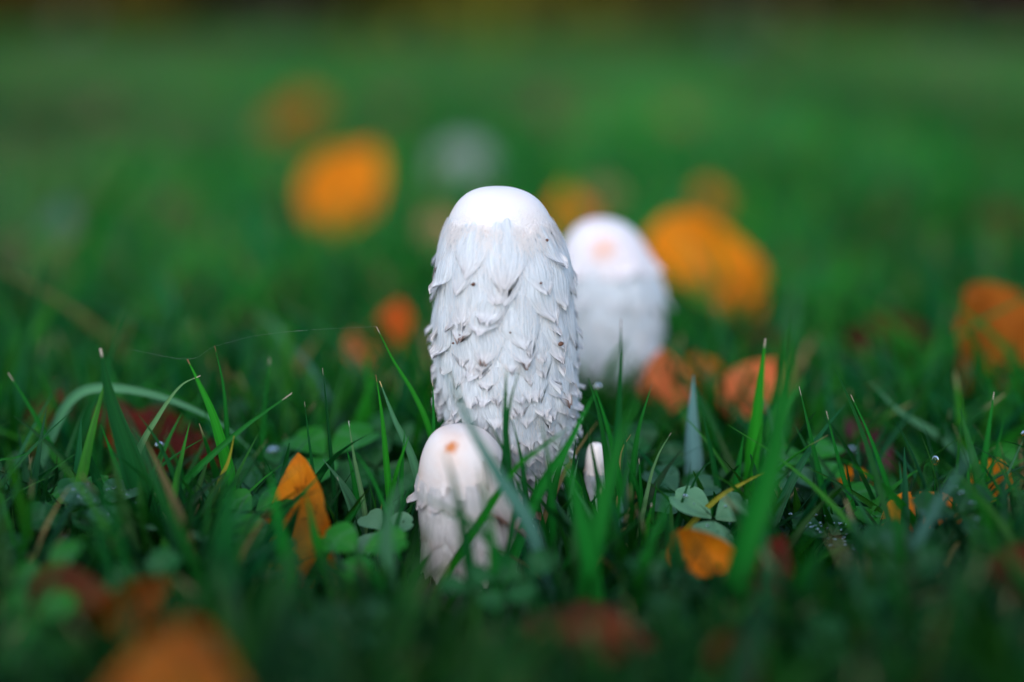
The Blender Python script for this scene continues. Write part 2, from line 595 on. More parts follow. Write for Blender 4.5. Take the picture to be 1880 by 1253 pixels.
def sow(n, y0, y1, spread, power=1.0):
    y = y0 + (y1 - y0) * nrg.random(n) ** power
    x = nrg.uniform(-1, 1, n) * (spread[0] + spread[1] * y)
    return x, y


# ------------------------------------------------------------------ mushrooms
class Rev:
    """a lathe body along a bent axis; profile = (px, py, radius px) in the plane d metres off"""

    def __init__(self, prof, d, n=240, lump=0.0, seed=0):
        P = []
        for (px, py, r) in prof:
            c = at(px, py, d)
            P.append((c.x, c.y, c.z, r * mpp(px, py, d)))
        D = catmull(P, n)
        D[:, 3] = np.maximum(D[:, 3], 0.00005)
        self.c, self.r = D[:, :3], D[:, 3]
        seg = np.sqrt(((np.diff(self.c, axis=0)) ** 2).sum(1) + np.diff(self.r) ** 2)
        self.s = np.concatenate([[0], np.cumsum(seg)])
        self.L = self.s[-1]
        self.lump, self.seed = lump, seed

    def t_at_row(self, py, d):
        z = at(940, py, d).z
        i = int(np.argmin(np.abs(self.c[:, 2] - z)))
        return self.s[i]

    def frame(self, s):
        s = min(max(s, 0), self.L)
        c = np.array([np.interp(s, self.s, self.c[:, k]) for k in range(3)])
        return c, float(np.interp(s, self.s, self.r))

    def pt(self, s, th, off=0.0):
        c, r = self.frame(s)
        if s > self.L:
            c = c - np.array((0, 0, s - self.L))
        c2, r2 = self.frame(s - 0.002)
        c3, r3 = self.frame(s + 0.002)
        ds = max(1e-6, min(s + 0.002, self.L) - max(s - 0.002, 0))
        dr = (r3 - r2) / ds
        nr = math.sqrt(max(0.0, 1 - min(1, dr * dr)))
        e = np.array((math.cos(th), math.sin(th), 0.0))
        if self.lump:
            q = Vector((e[0] * r * 60, e[1] * r * 60, c[2] * 60 + self.seed))
            off = off + self.lump * mnoise.noise(q) * min(1, r / 0.01)
        return c + e * (r + off * max(nr, 0.25)) + np.array((0, 0, off * min(1.0, max(-0.3, dr))))

    def surface(self, s0, s1, nu, nv, off=0.0):
        V, U = [], []
        for j in range(nv):
            v = j / (nv - 1)
            s = s0 + (s1 - s0) * v
            for i in range(nu):
                V.append(self.pt(s, 2 * math.pi * i / nu, off))
                U.append((i / nu * 6, v * 0.5))
        return V, U, grid_faces(nu, nv, True)


def scale_mesh(rev, s0, th0, L, W, lift, curl, blunt, fray, r_, nu=7, nv=10, base_off=0.0003, twist=0.0):
    V, U = [], []
    _, rr = rev.frame(min(s0 + L * 0.4, rev.L))
    rr = max(rr, 0.004)
    jit = [r_.uniform(-1, 1) for _ in range(nu)]
    ph = r_.uniform(0, 6)
    u0 = r_.uniform(0, 20)
    for j in range(nv):
        v = j / (nv - 1)
        if blunt:
            w = (0.75 + 0.5 * v) if v < 0.5 else 1.0 * (1 - ((v - 0.5) / 0.5) ** 2.6 * 0.72)
        else:
            w = (0.72 + 0.56 * v) if v < 0.45 else 0.88 * (1 - ((v - 0.45) / 0.55) ** 1.9) + 0.13
        for i in range(nu):
            u = -1 + 2 * i / (nu - 1)
            vv = v * (1 + fray * jit[i] * v * v) - (0.10 * u * u * v if blunt else 0)
            lf = base_off + lift * v ** 1.6 + curl * max(0, (v - 0.7) / 0.3) ** 2
            lf += 0.0007 * (1 - u * u) * math.sin(math.pi * min(1, v * 1.1)) * (0.4 + lift * 500)
            lf -= 0.0004 * abs(u) ** 3
            lf += 0.00015 * math.sin(u * 7 + ph)
            V.append(rev.pt(s0 + L * vv, th0 + (u * W * 0.5 * w + twist * v * v) / rr, lf))
            U.append((u0 + (u * 0.5 + 0.5), v))
    return V, U, grid_faces(nu, nv)


def fibres(rev, n, s0, s1, r_, lmin=0.002, lmax=0.007, off=(0.0002, 0.0009), wid=0.00011):
    V, F, U = [], [], []
    for k in range(n):
        s = r_.uniform(s0, s1)
        th = r_.uniform(0, 2 * math.pi)
        L = r_.uniform(lmin, lmax)
        _, r = rev.frame(s)
        r = max(r, 0.004)
        dth = r_.gauss(0, 0.22) * L / r
        o0, o1 = r_.uniform(*off), r_.uniform(off[0], off[1] * 1.5)
        b = len(V)
        bow = r_.gauss(0, 0.12) * L / r
        for j in range(4):
            v = j / 3
            hw = wid * (1 - 0.75 * v) / r
            o = o0 + (o1 - o0) * v * v
            th_ = th + dth * v + bow * math.sin(math.pi * v)
            V.append(rev.pt(s + L * v, th_ - hw, o)); V.append(rev.pt(s + L * v, th_ + hw, o))
            U += [(0, v * 0.5), (0.05, v * 0.5)]
        for j in range(3):
            F.append((b + 2 * j, b + 2 * j + 1, b + 2 * j + 3, b + 2 * j + 2))
    return V, F, U


def crown_mesh(rev, s_edge, rag, flare, r_, nu=160, nv=34):
    """smooth top skin ending in a torn, slightly lifted edge"""
    edge = []
    ph = [r_.uniform(0, 6.28) for _ in range(7)]
    for i in range(nu):
        th = 2 * math.pi * i / nu
        e = sum(math.sin(th * k + ph[q]) * a for q, (k, a) in enumerate([(3, .35), (7, .3), (13, .28), (22, .22), (37, .22), (51, .15)]))
        edge.append(s_edge + rag * (e + r_.uniform(-0.25, 0.25)))
    V, U = [], []
    for j in range(nv):
        v = j / (nv - 1)
        for i in range(nu):
            th = 2 * math.pi * i / nu
            s = edge[i] * v
            o = 0.0005 * (1 - v ** 4) + 0.0001 + flare * max(0, (v - 0.75) / 0.25) ** 2 * (1 + 0.8 * math.sin(th * 5 + ph[0]) + 0.6 * math.sin(th * 17 + ph[1]))
            V.append(rev.pt(s, th, o))
            U.append((i / nu * 6 if i < nu else 6, v))
    return V, U, grid_faces(nu, nv, True)


M_CAP = cap_mat('cap_flesh', 0.0, 3.0)
M_SCALE = cap_mat('cap_scale', 0.6, 1.0, thin=0.3)
M_SCALE_B = cap_mat('cap_scale_brown_tip', 0.7, 1.0, 0.07, thin=0.35)
M_FIBRE, _nt, _nn, _ll, _b = new_mat('cap_fibre')
_nz = N(_nn, 'ShaderNodeTexNoise'); _nz.inputs['Scale'].default_value = 300
_rp = ramp(_nn, [(0.3, (0.86, 0.86, 0.87)), (0.75, (0.88, 0.80, 0.74))])
_ll.new(_nz.outputs[0], _rp.inputs[0]); _ll.new(_rp.outputs[0], _b.inputs['Base Color'])
_b.inputs['Roughness'].default_value = 0.8
_b.inputs['Specular IOR Level'].default_value = 0.1
add_translucent(_nt, _nn, _ll, _b, _rp.outputs[0], 0.5)
M_STIPE = cap_mat('stipe', 0.0, 4.0, base=(0.78, 0.76, 0.72))

# ---- the tall mushroom in focus
DM = 0.440
main_prof = [(916, 346, 0), (916, 347.5, 21), (916, 352, 38), (917, 361, 56), (918, 377, 75), (919, 401, 91), (920, 440, 107), (921, 480, 117), (922, 520, 122),
             (924, 580, 126), (927, 640, 127), (931, 700, 126), (936, 745, 120), (945, 790, 106), (958, 830, 84), (972, 865, 60), (982, 892, 42)]
rm = Rev(main_prof, DM, lump=0.0011, seed=3.1)
foot = at(1000, 1000, DM); foot.z = 0
main = empty('mushroom', foot)
tag(main, 'tall shaggy white mushroom with overlapping scales and smooth domed top, in sharp focus', 'mushroom', 'shaggy white mushrooms in the lawn')
MUSH_CLEAR.append((foot.x, foot.y, 0.012))
r_ = random.Random(21)
V, U, F = rm.surface(0, rm.L, 96, 90, -0.0002)
cap = mesh_obj('cap', V, F, M_CAP, main, U)
V, U, F = crown_mesh(rm, rm.t_at_row(425, DM), 0.0012, 0.0002, r_)
crown = mesh_obj('crown', V, F, crown_mat('crown_skin', tan_amt=0.8, halo=(0.70, 0.55, 0.48)), cap, U)
rows = [(398, 108, 60, 0), (440, 96, 62, 0), (474, 92, 58, 0), (508, 86, 54, 0), (541, 76, 50, 0), (575, 66, 48, 0), (604, 58, 44, 1), (632, 54, 42, 1), (658, 50, 40, 1),
        (684, 47, 38, 1), (708, 44, 36, 1), (731, 42, 34, 1), (754, 40, 32, 1), (778, 37, 30, 1), (802, 34, 27, 1), (826, 31, 25, 1), (848, 28, 22, 1)]
mp_ = mpp(930, 600, DM)
for k, (py, ln, wd, small) in enumerate(rows):
    s0 = rm.t_at_row(py, DM)
    _, rr = rm.frame(s0)
    n = max(7, int(2 * math.pi * rr / (wd * mp_) * (1.06 if small else 1.0)))
    for i in range(n):
        th = 2 * math.pi * (i + 0.5 * (k % 2)) / n + r_.gauss(0, 0.07)
        L = ln * mp_ * r_.uniform(0.70, 1.30)
        W = wd * mp_ * r_.uniform(0.75, 1.55)
        lift = r_.uniform(0.0004, 0.0014)
        curl = r_.uniform(0.0004, 0.0018) if r_.random() < 0.6 else r_.uniform(0.0016, 0.0026)
        blunt = r_.random() < (0.45 if small else 0.22)
        V, U, F = scale_mesh(rm, s0 + r_.gauss(0, 0.0022), th, L, W, lift, curl, blunt, 0.10 if not small else 0.17, r_, 9, 11, twist=r_.gauss(0, 0.0012))
        mesh_obj('scale', V, F, M_SCALE_B if r_.random() < 0.06 else M_SCALE, cap, U)
Vc, Fc, Uc = fibres(rm, 1400, rm.t_at_row(402, DM), rm.t_at_row(432, DM), r_, 0.002, 0.006, (0.0006, 0.0011), 0.00017)
tag(mesh_obj('edge_fibres', Vc, Fc, M_FIBRE, cap, Uc), kind='stuff')
V, F, U = fibres(rm, 3200, rm.t_at_row(425, DM), rm.L * 0.97, r_, 0.002, 0.006, (0.0006, 0.0017), 0.00010)
tag(mesh_obj('fibres', V, F, M_FIBRE, cap, U), kind='stuff')
stp = [(982, 850, 30), (990, 900, 29), (996, 950, 30), (1000, 1000, 32), (1001, 1040, 34)]
rs = Rev(stp, DM)
V, U, F = rs.surface(0, rs.L, 28, 20)
mesh_obj('stipe', V, F, M_STIPE, main, U)


def blob(c, r, r_, sq=(1, 1, 1), nu=10, nv=7, rough=0.25):
    V = []
    for j in range(nv):
        a = math.pi * j / (nv - 1)
        for i in range(nu):
            b = 2 * math.pi * i / nu
            k = r * (1 + rough * r_.uniform(-1, 1))
            V.append((c[0] + k * sq[0] * math.sin(a) * math.cos(b), c[1] + k * sq[1] * math.sin(a) * math.sin(b), c[2] + k * sq[2] * math.cos(a)))
    return V, grid_faces(nu, nv, True)


def on_surface(rev, px, py, d, off):
    """point of a lathe body's front that is seen at this pixel"""
    s = rev.t_at_row(py, d)
    c, r = rev.frame(s)
    x = at(px, py, d).x - c[0]
    q = max(-0.95, min(0.95, x / max(r, 1e-5)))
    th = -math.acos(q)
    return rev.pt(s, th, off)


for (px, py, rpx) in [(1017, 611, 5), (878, 500, 4), (845, 605, 2.2), (995, 432, 3), (936, 582, 2), (856, 592, 1.6), (985, 502, 2.4), (952, 775, 2)]:
    c = on_surface(rm, px, py, DM, 0.0021)
    V, F = blob(c, rpx * mp_, r_, (1, 0.6, 0.8))
    mesh_obj('speck', V, F, M_SPECK, cap)

# ---- the short mushroom before it
DF = 0.411
fp = [(846, 787, 0), (846, 788.5, 22), (846, 793, 40), (847, 803, 54), (849, 820, 67), (851, 843, 77), (854, 870, 84), (858, 895, 88), (862, 930, 91), (866, 970, 92), (866, 1010, 90), (862, 1040, 84)]
rf = Rev(fp, DF, lump=0.0008, seed=9)
foot = at(835, 1105, DF); foot.z = 0
fm = empty('mushroom', foot)
tag(fm, 'short pinkish white mushroom with torn curled cap edge and orange spot, half hidden by grass', 'mushroom', 'shaggy white mushrooms in the lawn')
MUSH_CLEAR.append((foot.x, foot.y, 0.018))
r_ = random.Random(5)
mf_ = mpp(850, 900, DF)
V, U, F = rf.surface(0, rf.L, 72, 60, -0.0003)
fcap = mesh_obj('cap', V, F, cap_mat('short_cap_flesh', 0.0, 1.6, base=(0.74, 0.71, 0.68)), fm, U)
spot = on_surface(rf, 830, 806, DF, 0.0005)
V, U, F = crown_mesh(rf, rf.t_at_row(890, DF), 0.0009, 0.0007, r_, 140, 30)
mesh_obj('crown', V, F, crown_mat('short_crown_skin', tuple(spot), 0.0022, (0.50, 0.17, 0.05), 0.8, base=(0.66, 0.59, 0.55), halo=(0.64, 0.44, 0.34)), fcap, U)
M_FS = cap_mat('short_scale', 0.8, 1.0, thin=0.35, base=(0.78, 0.74, 0.71))
M_TORN = cap_mat('short_scale_torn', 1.0, 1.0, 0.35, thin=0.3, base=(0.74, 0.66, 0.6))
# hanging flaps of the margin: (theta deg, start row, length px, width px, lift, curl, brown)
for (th, row, ln, wd, lift, curl, br) in [(-38, 825, 140, 60, 0.0026, 0.0030, 1), (-12, 838, 120, 50, 0.0024, 0.004, 1), (186, 870, 50, 50, 0.0006, 0.0026, 0), (205, 872, 52, 44, 0.0005, 0.0010, 0),
                                           (232, 874, 46, 40, 0.001, 0.001, 0), (255, 872, 50, 44, 0.0012, 0.001, 0), (282, 866, 70, 46, 0.001, 0.001, 0), (305, 856, 84, 44, 0.0012, 0.0016, 1),
                                           (-58, 828, 66, 20, 0.0004, 0.0003, 1), (-46, 846, 60, 18, 0.0005, 0.0003, 1), (-72, 862, 52, 16, 0.0004, 0.0003, 1), (250, 868, 40, 16, 0.0004, 0.0003, 1),
                                           (20, 868, 60, 50, 0.002, 0.002, 0), (60, 868, 55, 55, 0.002, 0.002, 0), (100, 868, 55, 55, 0.002, 0.002, 0), (140, 868, 55, 55, 0.002, 0.002, 0)]:
    V, U, F = scale_mesh(rf, rf.t_at_row(row, DF), R(th), ln * mf_, wd * mf_, lift, curl, True, 0.13, r_, 9, 14, base_off=0.0006)
    mesh_obj('scale', V, F, M_TORN if br else M_FS, fcap, U)
for row, n, ln, wd in [(930, 11, 70, 48), (975, 11, 62, 46), (1008, 12, 44, 40)]:
    for i in range(n):
        V, U, F = scale_mesh(rf, rf.t_at_row(row, DF) + r_.gauss(0, 0.0015), 2 * math.pi * (i + r_.uniform(-.2, .2)) / n, ln * mf_ * r_.uniform(.8, 1.2), wd * mf_ * 1.25, 0.0002, 0.0003, True, 0.14, r_, 7, 9)
        mesh_obj('scale', V, F, M_FS, fcap, U)
V, F, U = fibres(rf, 500, rf.t_at_row(900, DF), rf.L * 0.97, r_)
tag(mesh_obj('fibres', V, F, M_FIBRE, fcap, U), kind='stuff')
rs = Rev([(850, 1010, 44), (842, 1050, 41), (837, 1085, 40), (835, 1125, 43)], DF)
V, U, F = rs.surface(0, rs.L, 28, 18)
mesh_obj('stipe', V, F, M_STIPE, fm, U)

# ---- the blurred mushroom behind
DB = 0.55
bp_ = [(1113, 404, 0), (1113, 405.5, 15), (1113, 410, 29), (1114, 418, 44), (1116, 432, 60), (1119, 452, 73), (1124, 480, 84), (1129, 520, 89), (1132, 570, 89), (1134, 620, 86), (1137, 665, 76), (1140, 700, 58), (1142, 722, 42)]
bp_ = [(a - 10, b, c) for a, b, c in bp_]
rb = Rev(bp_, DB, lump=0.0012, seed=14)
foot = at(1146, 770, DB); foot.z = 0
bm_ = empty('mushroom', foot)
tag(bm_, 'blurred white mushroom with orange mark on its top, standing behind the tall one', 'mushroom', 'shaggy white mushrooms in the lawn')
r_ = random.Random(8)
V, U, F = rb.surface(0, rb.L, 60, 50, -0.0002)
bcap = mesh_obj('cap', V, F, M_CAP, bm_, U)
spot = on_surface(rb, 1102, 447, DB, 0.0005)
V, U, F = crown_mesh(rb, rb.t_at_row(497, DB), 0.002, 0.0015, r_, 120, 26)
mesh_obj('crown', V, F, crown_mat('rear_crown_skin', tuple(spot), 0.0054, (0.70, 0.42, 0.32), 0.4, base=(0.70, 0.65, 0.66), halo=(0.68, 0.54, 0.52)), bcap, U)
mb_ = mpp(1113, 550, DB)
for row, n, ln, wd in [(484, 12, 70, 58), (530, 13, 60, 52), (575, 13, 50, 48), (615, 13, 45, 44), (650, 12, 42, 42), (682, 10, 36, 36)]:
    for i in range(n):
        big = (row == 484 and i == n - 1)
        V, U, F = scale_mesh(rb, rb.t_at_row(row, DB) + r_.gauss(0, 0.0035), 2 * math.pi * i / n + r_.gauss(0, .06), ln * mb_ * r_.uniform(.8, 1.2), wd * mb_ * 1.1, 0.003 if i == 0 and row == 484 else r_.uniform(0.0005, 0.0012),
                             0.002 if row == 484 else r_.uniform(0.0004, 0.0014), r_.random() < .5, 0.12, r_, 7, 8)
        mesh_obj('scale', V, F, M_SCALE, bcap, U)
rs = Rev([(1131, 690, 26), (1134, 730, 26), (1138, 775, 29)], DB)
V, U, F = rs.surface(0, rs.L, 24, 12)
mesh_obj('stipe', V, F, M_STIPE, bm_, U)


# ---- small ones: a slim bud beside the tall mushroom, a pale one far behind
def small_mushroom(prof, stipe, d, label, cmat, seed, nscale, edge_row, foot_px):
    rv = Rev(prof, d, lump=0.0004, seed=seed)
    f = at(*foot_px, d); f.z = 0
    root = empty('mushroom', f)
    tag(root, label, 'mushroom', 'shaggy white mushrooms in the lawn')
    r_ = random.Random(seed)
    V, U, F = rv.surface(0, rv.L, 40, 40, 0)
    c = mesh_obj('cap', V, F, M_CAP, root, U)
    V, U, F = crown_mesh(rv, rv.t_at_row(edge_row, d), 0.0006, 0.0004, r_, 80, 20)
    mesh_obj('crown', V, F, cmat, c, U)
    m = mpp(prof[0][0], prof[0][1], d)
    s0, s1 = rv.t_at_row(edge_row, d) * 0.9, rv.L * 0.85
    rows_ = 4
    for k in range(rows_):
        s = s0 + (s1 - s0) * k / (rows_ - 1)
        _, rr = rv.frame(s)
        for i in range(nscale):
            V, U, F = scale_mesh(rv, s, 2 * math.pi * (i + .5 * (k % 2)) / nscale + r_.gauss(0, .06), (s1 - s0) / rows_ * 1.5, 2 * math.pi * rr / nscale * 1.25, 0.0003, 0.0005, False, .1, r_, 5, 6, base_off=0.0002)
            mesh_obj('scale', V, F, M_SCALE, c, U)
    rs = Rev(stipe, d)
    V, U, F = rs.surface(0, rs.L, 20, 10)
    mesh_obj('stipe', V, F, M_STIPE, root, U)


small_mushroom([(1094, 816, 0), (1094, 817, 6), (1094, 823, 11), (1094, 838, 15), (1094, 865, 18), (1094, 900, 19), (1094, 935, 18), (1094, 955, 14)],
               [(1094, 945, 10), (1094, 985, 11), (1094, 1030, 12)], 0.432,
               'slim pale pinkish mushroom bud between grass blades beside the tall mushroom',
               crown_mat('bud_skin', None, tan_amt=0.6, base=(0.80, 0.72, 0.67), halo=(0.76, 0.52, 0.40)), 31, 9, 868, (1094, 1030))
small_mushroom([(850, 262, 0), (850, 262.6, 16), (850, 266, 30), (850, 276, 44), (850, 293, 52), (850, 312, 53), (850, 330, 47), (850, 343, 32)],
               [(850, 335, 15), (850, 352, 15), (850, 372, 17)], 1.36,
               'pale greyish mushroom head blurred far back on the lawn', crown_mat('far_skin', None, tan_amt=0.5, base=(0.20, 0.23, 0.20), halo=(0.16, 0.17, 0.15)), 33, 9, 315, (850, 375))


# ------------------------------------------------------------------ grass blades that can be picked out
SHADE = {'green': (0.006, 0.125, 0.012), 'bright': (0.012, 0.175, 0.008), 'dark': (0.004, 0.070, 0.012), 'blue': (0.05, 0.14, 0.10), 'pale': (0.05, 0.16, 0.07),
         'silver': (0.10, 0.21, 0.19), 'yellow': (0.25, 0.24, 0.02), 'dry': (0.55, 0.28, 0.12), 'stripe': (0.10, 0.22, 0.08)}
LAND = [(at(260, 800, .47), 'the curled red leaf'), (at(570, 950, .40), 'the folded orange leaf'), (at(930, 800, .43), 'the tall mushroom'), (at(850, 950, .40), 'the short mushroom'),
        (at(1130, 620, .55), 'the blurred mushroom behind'), (at(1094, 880, .43), 'the slim mushroom bud'), (at(1273, 800, .45), 'the wide blue grey blade'), (at(1390, 1000, .36), 'the widest vivid blade'),
        (at(1570, 850, .47), 'the purple leaf'), (at(1800, 620, .56), 'the ochre orange leaf'), (at(1700, 950, .41), 'the dewy orange leaf'), (at(320, 1200, .26), 'the large foreground orange leaf'),
        (at(1060, 1120, .33), 'the dark rusty leaf'), (at(650, 720, .43), 'the spider thread'), (at(1290, 480, .68), 'the golden orange leaf'), (at(60, 1100, .33), 'the flat brown leaf'), (at(1880, 1050, .335), 'the rusty sunk leaf')]


def near(p):
    return min(LAND, key=lambda l: (l[0].x - p[0]) ** 2 + (l[0].y - p[1]) ** 2)[1]


SHADE_WORD = {'green': 'mid green', 'bright': 'bright green', 'dark': 'dark green', 'blue': 'bluish green', 'pale': 'pale green', 'silver': 'silvery', 'yellow': 'yellow', 'dry': 'dry', 'stripe': 'striped green', 'mid': 'mid green', 'grey': 'greyish green'}
G_BLADE = 'tall grass blades standing out of the lawn'


def hero_blade(pts, wpx, d, shade='green', label=None, tip=None, yaw=None, lean=0.0):
    """pts: tip first, down to where the blade goes under; the rest runs on to the ground"""
    W = []
    n0 = len(pts)
    for k, (px, py) in enumerate(pts):
        W.append(at(px, py, d + lean * (1 - k / (n0 - 1))))
    low = W[-1]
    dirv = (W[-1] - W[-2]).normalized()
    if low.z > 0.001:
        if dirv.z > -0.45:
            W.append(Vector((low.x + dirv.x * 0.012, low.y, low.z * 0.45)))
            W.append(Vector((low.x + dirv.x * 0.018, low.y, -0.001)))
        else:
            k = (low.z + 0.001) / -dirv.z
            W.append(low + Vector((dirv.x * k * 0.6, 0, dirv.z * k)))
    W = W[::-1]
    nrow = 34
    D = catmull([tuple(p) for p in W], nrow)
    seg = np.concatenate([[0], np.cumsum(np.sqrt((np.diff(D, axis=0) ** 2).sum(1)))])
    tt = seg / seg[-1]
    w = wpx * 1.25 * mpp(pts[0][0], pts[0][1], d)
    yaw = rng.uniform(-0.7, 0.7) if yaw is None else yaw
    w = w / max(0.6, math.cos(yaw))
    c = np.array(SHADE[shade]) * rng.uniform(0.85, 1.2)
    V, U, C = [], [], []
    for j in range(nrow):
        a = D[max(0, j - 1)]; b = D[min(nrow - 1, j + 1)]
        T = Vector(b - a).normalized()
        view = Vector((math.sin(yaw + 0.3 * tt[j]), -math.cos(yaw + 0.3 * tt[j]), 0.25))
        side = T.cross(view)
        side = side.normalized() if side.length > 1e-4 else Vector((1, 0, 0))
        nrm = side.cross(T).normalized()
        hw = 0.5 * w * min(1.0, 0.7 + tt[j]) * max(0.05, min(1, (1 - tt[j]) / 0.5)) ** 0.8
        for i, u in enumerate((-1, -0.5, 0, 0.5, 1)):
            fold = 0.30 * abs(u) * hw
            V.append(Vector(D[j]) + side * (u * hw) + nrm * fold)
            U.append((i / 4 + rng.random() * 0.0, tt[j] * 3))
            col = c.copy()
            if u == 0: col = col * 1.25
            kb = max(0, 1 - tt[j] / 0.15) * 0.15
            col = col * (1 - kb) + np.array((0.12, 0.15, 0.05)) * kb
            if tip and tt[j] > 0.97:
                col = np.array(tip)
            C.append(col)
    o = mesh_obj('grass_blade', V, grid_faces(5, nrow), M_GRASS, None, U, C, origin=(D[0][0], D[0][1], 0))
    look = 'broad' if wpx > 15 else ('thin' if wpx < 9 else 'slender')
    tag(o, label or f"{look} {SHADE_WORD[shade]} grass blade{' with dried tip' if tip else ''} rising near {near(D[0])}", 'grass blade', G_BLADE)
    return o


WT = (0.55, 0.45, 0.35)
BR = (0.25, 0.12, 0.06)
HB = hero_blade
HB([(184, 640), (205, 740), (250, 880), (310, 1090)], 36, .41, 'dark', 'broad dark green grass blade leaning before the curled red leaf', WT, 0.1)
HB([(470, 835), (400, 775), (290, 727), (185, 712), (130, 735), (90, 810), (40, 935)], 14, .448, 'pale', 'pale grass blade arching right over beside the curled red leaf', None, 0.2)
HB([(368, 690), (330, 710), (290, 765), (248, 845)], 11, .42, 'stripe', None, WT)
HB([(344, 660), (368, 710), (395, 775), (425, 890)], 19, .42, 'bright', 'bright green tapering grass blade touched by the spider thread', BR, 0.0)
HB([(394, 635), (410, 710), (418, 810)], 9, .425, 'green', None, BR)
HB([(536, 722), (430, 800), (320, 910)], 11, .415, 'green', 'straight grass blade lying slantwise across an upright yellow one', WT)
HB([(430, 800), (420, 845), (398, 905)], 10, .41, 'yellow', 'short yellowed grass blade crossed by a slanting green one')
HB([(592, 676), (600, 760), (612, 900)], 7, .423, 'dark', None, WT)
HB([(559, 738), (566, 800), (578, 900)], 6, .423, 'dark', None, WT)
HB([(640, 773), (650, 840), (668, 930)], 8, .415, 'stripe', 'pale striped grass blade with a cut white tip', (0.8, 0.78, 0.7))
HB([(691, 600), (722, 662), (760, 725), (792, 805)], 10, .43, 'bright', 'long grass blade at the end of the spider thread, leaning to the tall mushroom', WT)
HB([(697, 700), (724, 770), (760, 850)], 13, .425, 'pale', 'grass blade with a dry white and yellow tip', (0.7, 0.5, 0.2))
HB([(690, 688), (703, 780), (716, 930)], 10, .42, 'bright', None, BR)
HB([(673, 648), (678, 730), (682, 830)], 16, .50, 'bright')
HB([(470, 570), (515, 612), (542, 690), (550, 820)], 19, .56, 'pale', 'blurred pale grass blade nodding over at its tip', None, 0.1)
HB([(540, 635), (580, 690), (630, 790)], 13, .50, 'blue')
HB([(615, 640), (660, 690), (710, 760)], 15, .56, 'pale')
HB([(495, 658), (487, 740), (476, 890)], 10, .455, 'green', None, WT)
HB([(772, 545), (752, 640), (730, 780)], 20, .56, 'green')
HB([(794, 698), (796, 750), (797, 840)], 8, .425, 'green', None, WT)
HB([(780, 600), (795, 650), (805, 720)], 9, .47, 'dark')
HB([(240, 560), (205, 650), (170, 750), (110, 880)], 9, .47, 'dark')
HB([(207, 606), (200, 700), (185, 820)], 7, .46, 'dark')
HB([(88, 470), (65, 560), (35, 680), (0, 820)], 17, .52, 'dark')
HB([(15, 685), (60, 755), (105, 840), (150, 950)], 11, .44, 'green', None, WT)
HB([(255, 763), (290, 812), (330, 900)], 10, .41, 'dark')
HB([(68, 825), (30, 840), (-30, 860)], 7, .41, 'green')
HB([(185, 780), (215, 860), (245, 960)], 12, .415, 'green')
HB([(812, 660), (842, 732), (872, 800), (920, 882), (962, 945), (990, 1020)], 22, .366, 'blue', 'long bluish green grass blade slanting across both the tall and short mushrooms', None, 0.1)
HB([(930, 670), (927, 760), (931, 860)], 15, .402, 'dark', 'upright dark grass blade before the middle of the tall mushroom', WT, 0.0)
HB([(957, 670), (938, 735), (928, 820)], 9, .402, 'dark', None, WT)
HB([(1140, 585), (1138, 690), (1132, 800), (1112, 960)], 14, .405, 'dark', 'tall straight grass blade before the blurred mushroom', BR, 0.2)
HB([(1098, 712), (1070, 762), (1040, 822), (985, 912)], 17, .398, 'green', 'grass blade leaning outward with a dew drop on its tip, beside the tall mushroom', None, 0.0)
HB([(1080, 695), (1098, 760), (1112, 850)], 14, .415, 'green')
HB([(990, 765), (1006, 845), (1014, 950)], 10, .39, 'green', None, WT)
HB([(1045, 785), (985, 828), (930, 880)], 13, .392, 'bright')
HB([(895, 770), (922, 825), (940, 890)], 10, .40, 'dark')
HB([(938, 765), (950, 810), (962, 880)], 9, .405, 'dark')
HB([(978, 810), (965, 860), (950, 915)], 8, .388, 'dark')
HB([(1025, 800), (1055, 910), (1085, 1060)], 28, .358, 'green', 'broad blurred grass blade before the slim mushroom bud', None, 0.3)
HB([(1165, 740), (1132, 830), (1108, 930), (1075, 1090)], 26, .36, 'green', 'broad blurred grass blade leaning right, beside the slim mushroom bud')
HB([(815, 825), (837, 903), (860, 1030)], 19, .362, 'dark', 'dark grass blade crossing the short mushroom cap')
HB([(880, 850), (893, 930), (905, 1040)], 17, .358, 'green')
HB([(765, 905), (835, 945), (890, 985)], 15, .36, 'dark', 'grass blade lying level across the short mushroom')
HB([(768, 872), (728, 905), (708, 990), (716, 1120)], 26, .36, 'pale', 'pale curved grass blade bending toward the short mushroom', None, 0.1)
HB([(1158, 798), (1140, 832), (1135, 895)], 6, .42, 'dry', 'thin dried orange grass blade bent at its top')
HB([(1232, 795), (1207, 838), (1188, 900)], 8, .415, 'stripe', None, WT)
HB([(1273, 690), (1270, 780), (1276, 930)], 27, .452, 'silver', 'wide blue grey grass blade standing upright, seen from its underside', None, 0.0)
HB([(1405, 622), (1392, 730), (1376, 890)], 23, .442, 'bright', 'bright tapering grass blade before the salmon leaves', WT, 0.0)
HB([(1450, 580), (1440, 700), (1415, 850), (1370, 1000), (1325, 1160)], 42, .35, 'green', 'widest blurred grass blade, vivid green and tall, before the lawn', None, 0.0)
HB([(1462, 505), (1450, 600), (1432, 740)], 20, .62, 'pale')
HB([(1467, 710), (1490, 815), (1516, 940)], 12, .42, 'green', None, WT)
HB([(1517, 755), (1540, 850), (1572, 960)], 10, .415, 'green', None, WT)
HB([(1562, 725), (1600, 810), (1640, 930)], 8, .42, 'green', None, WT)
HB([(1597, 700), (1650, 755), (1720, 800), (1790, 860)], 14, .465, 'pale', 'blurred grass blade drooping sideways over the darker lawn')
HB([(1440, 580), (1355, 640), (1300, 740)], 12, .62, 'pale')
HB([(1372, 710), (1402, 738), (1425, 790)], 9, .47, 'pale')
HB([(1825, 720), (1812, 810), (1795, 940)], 11, .43, 'green', None, WT)
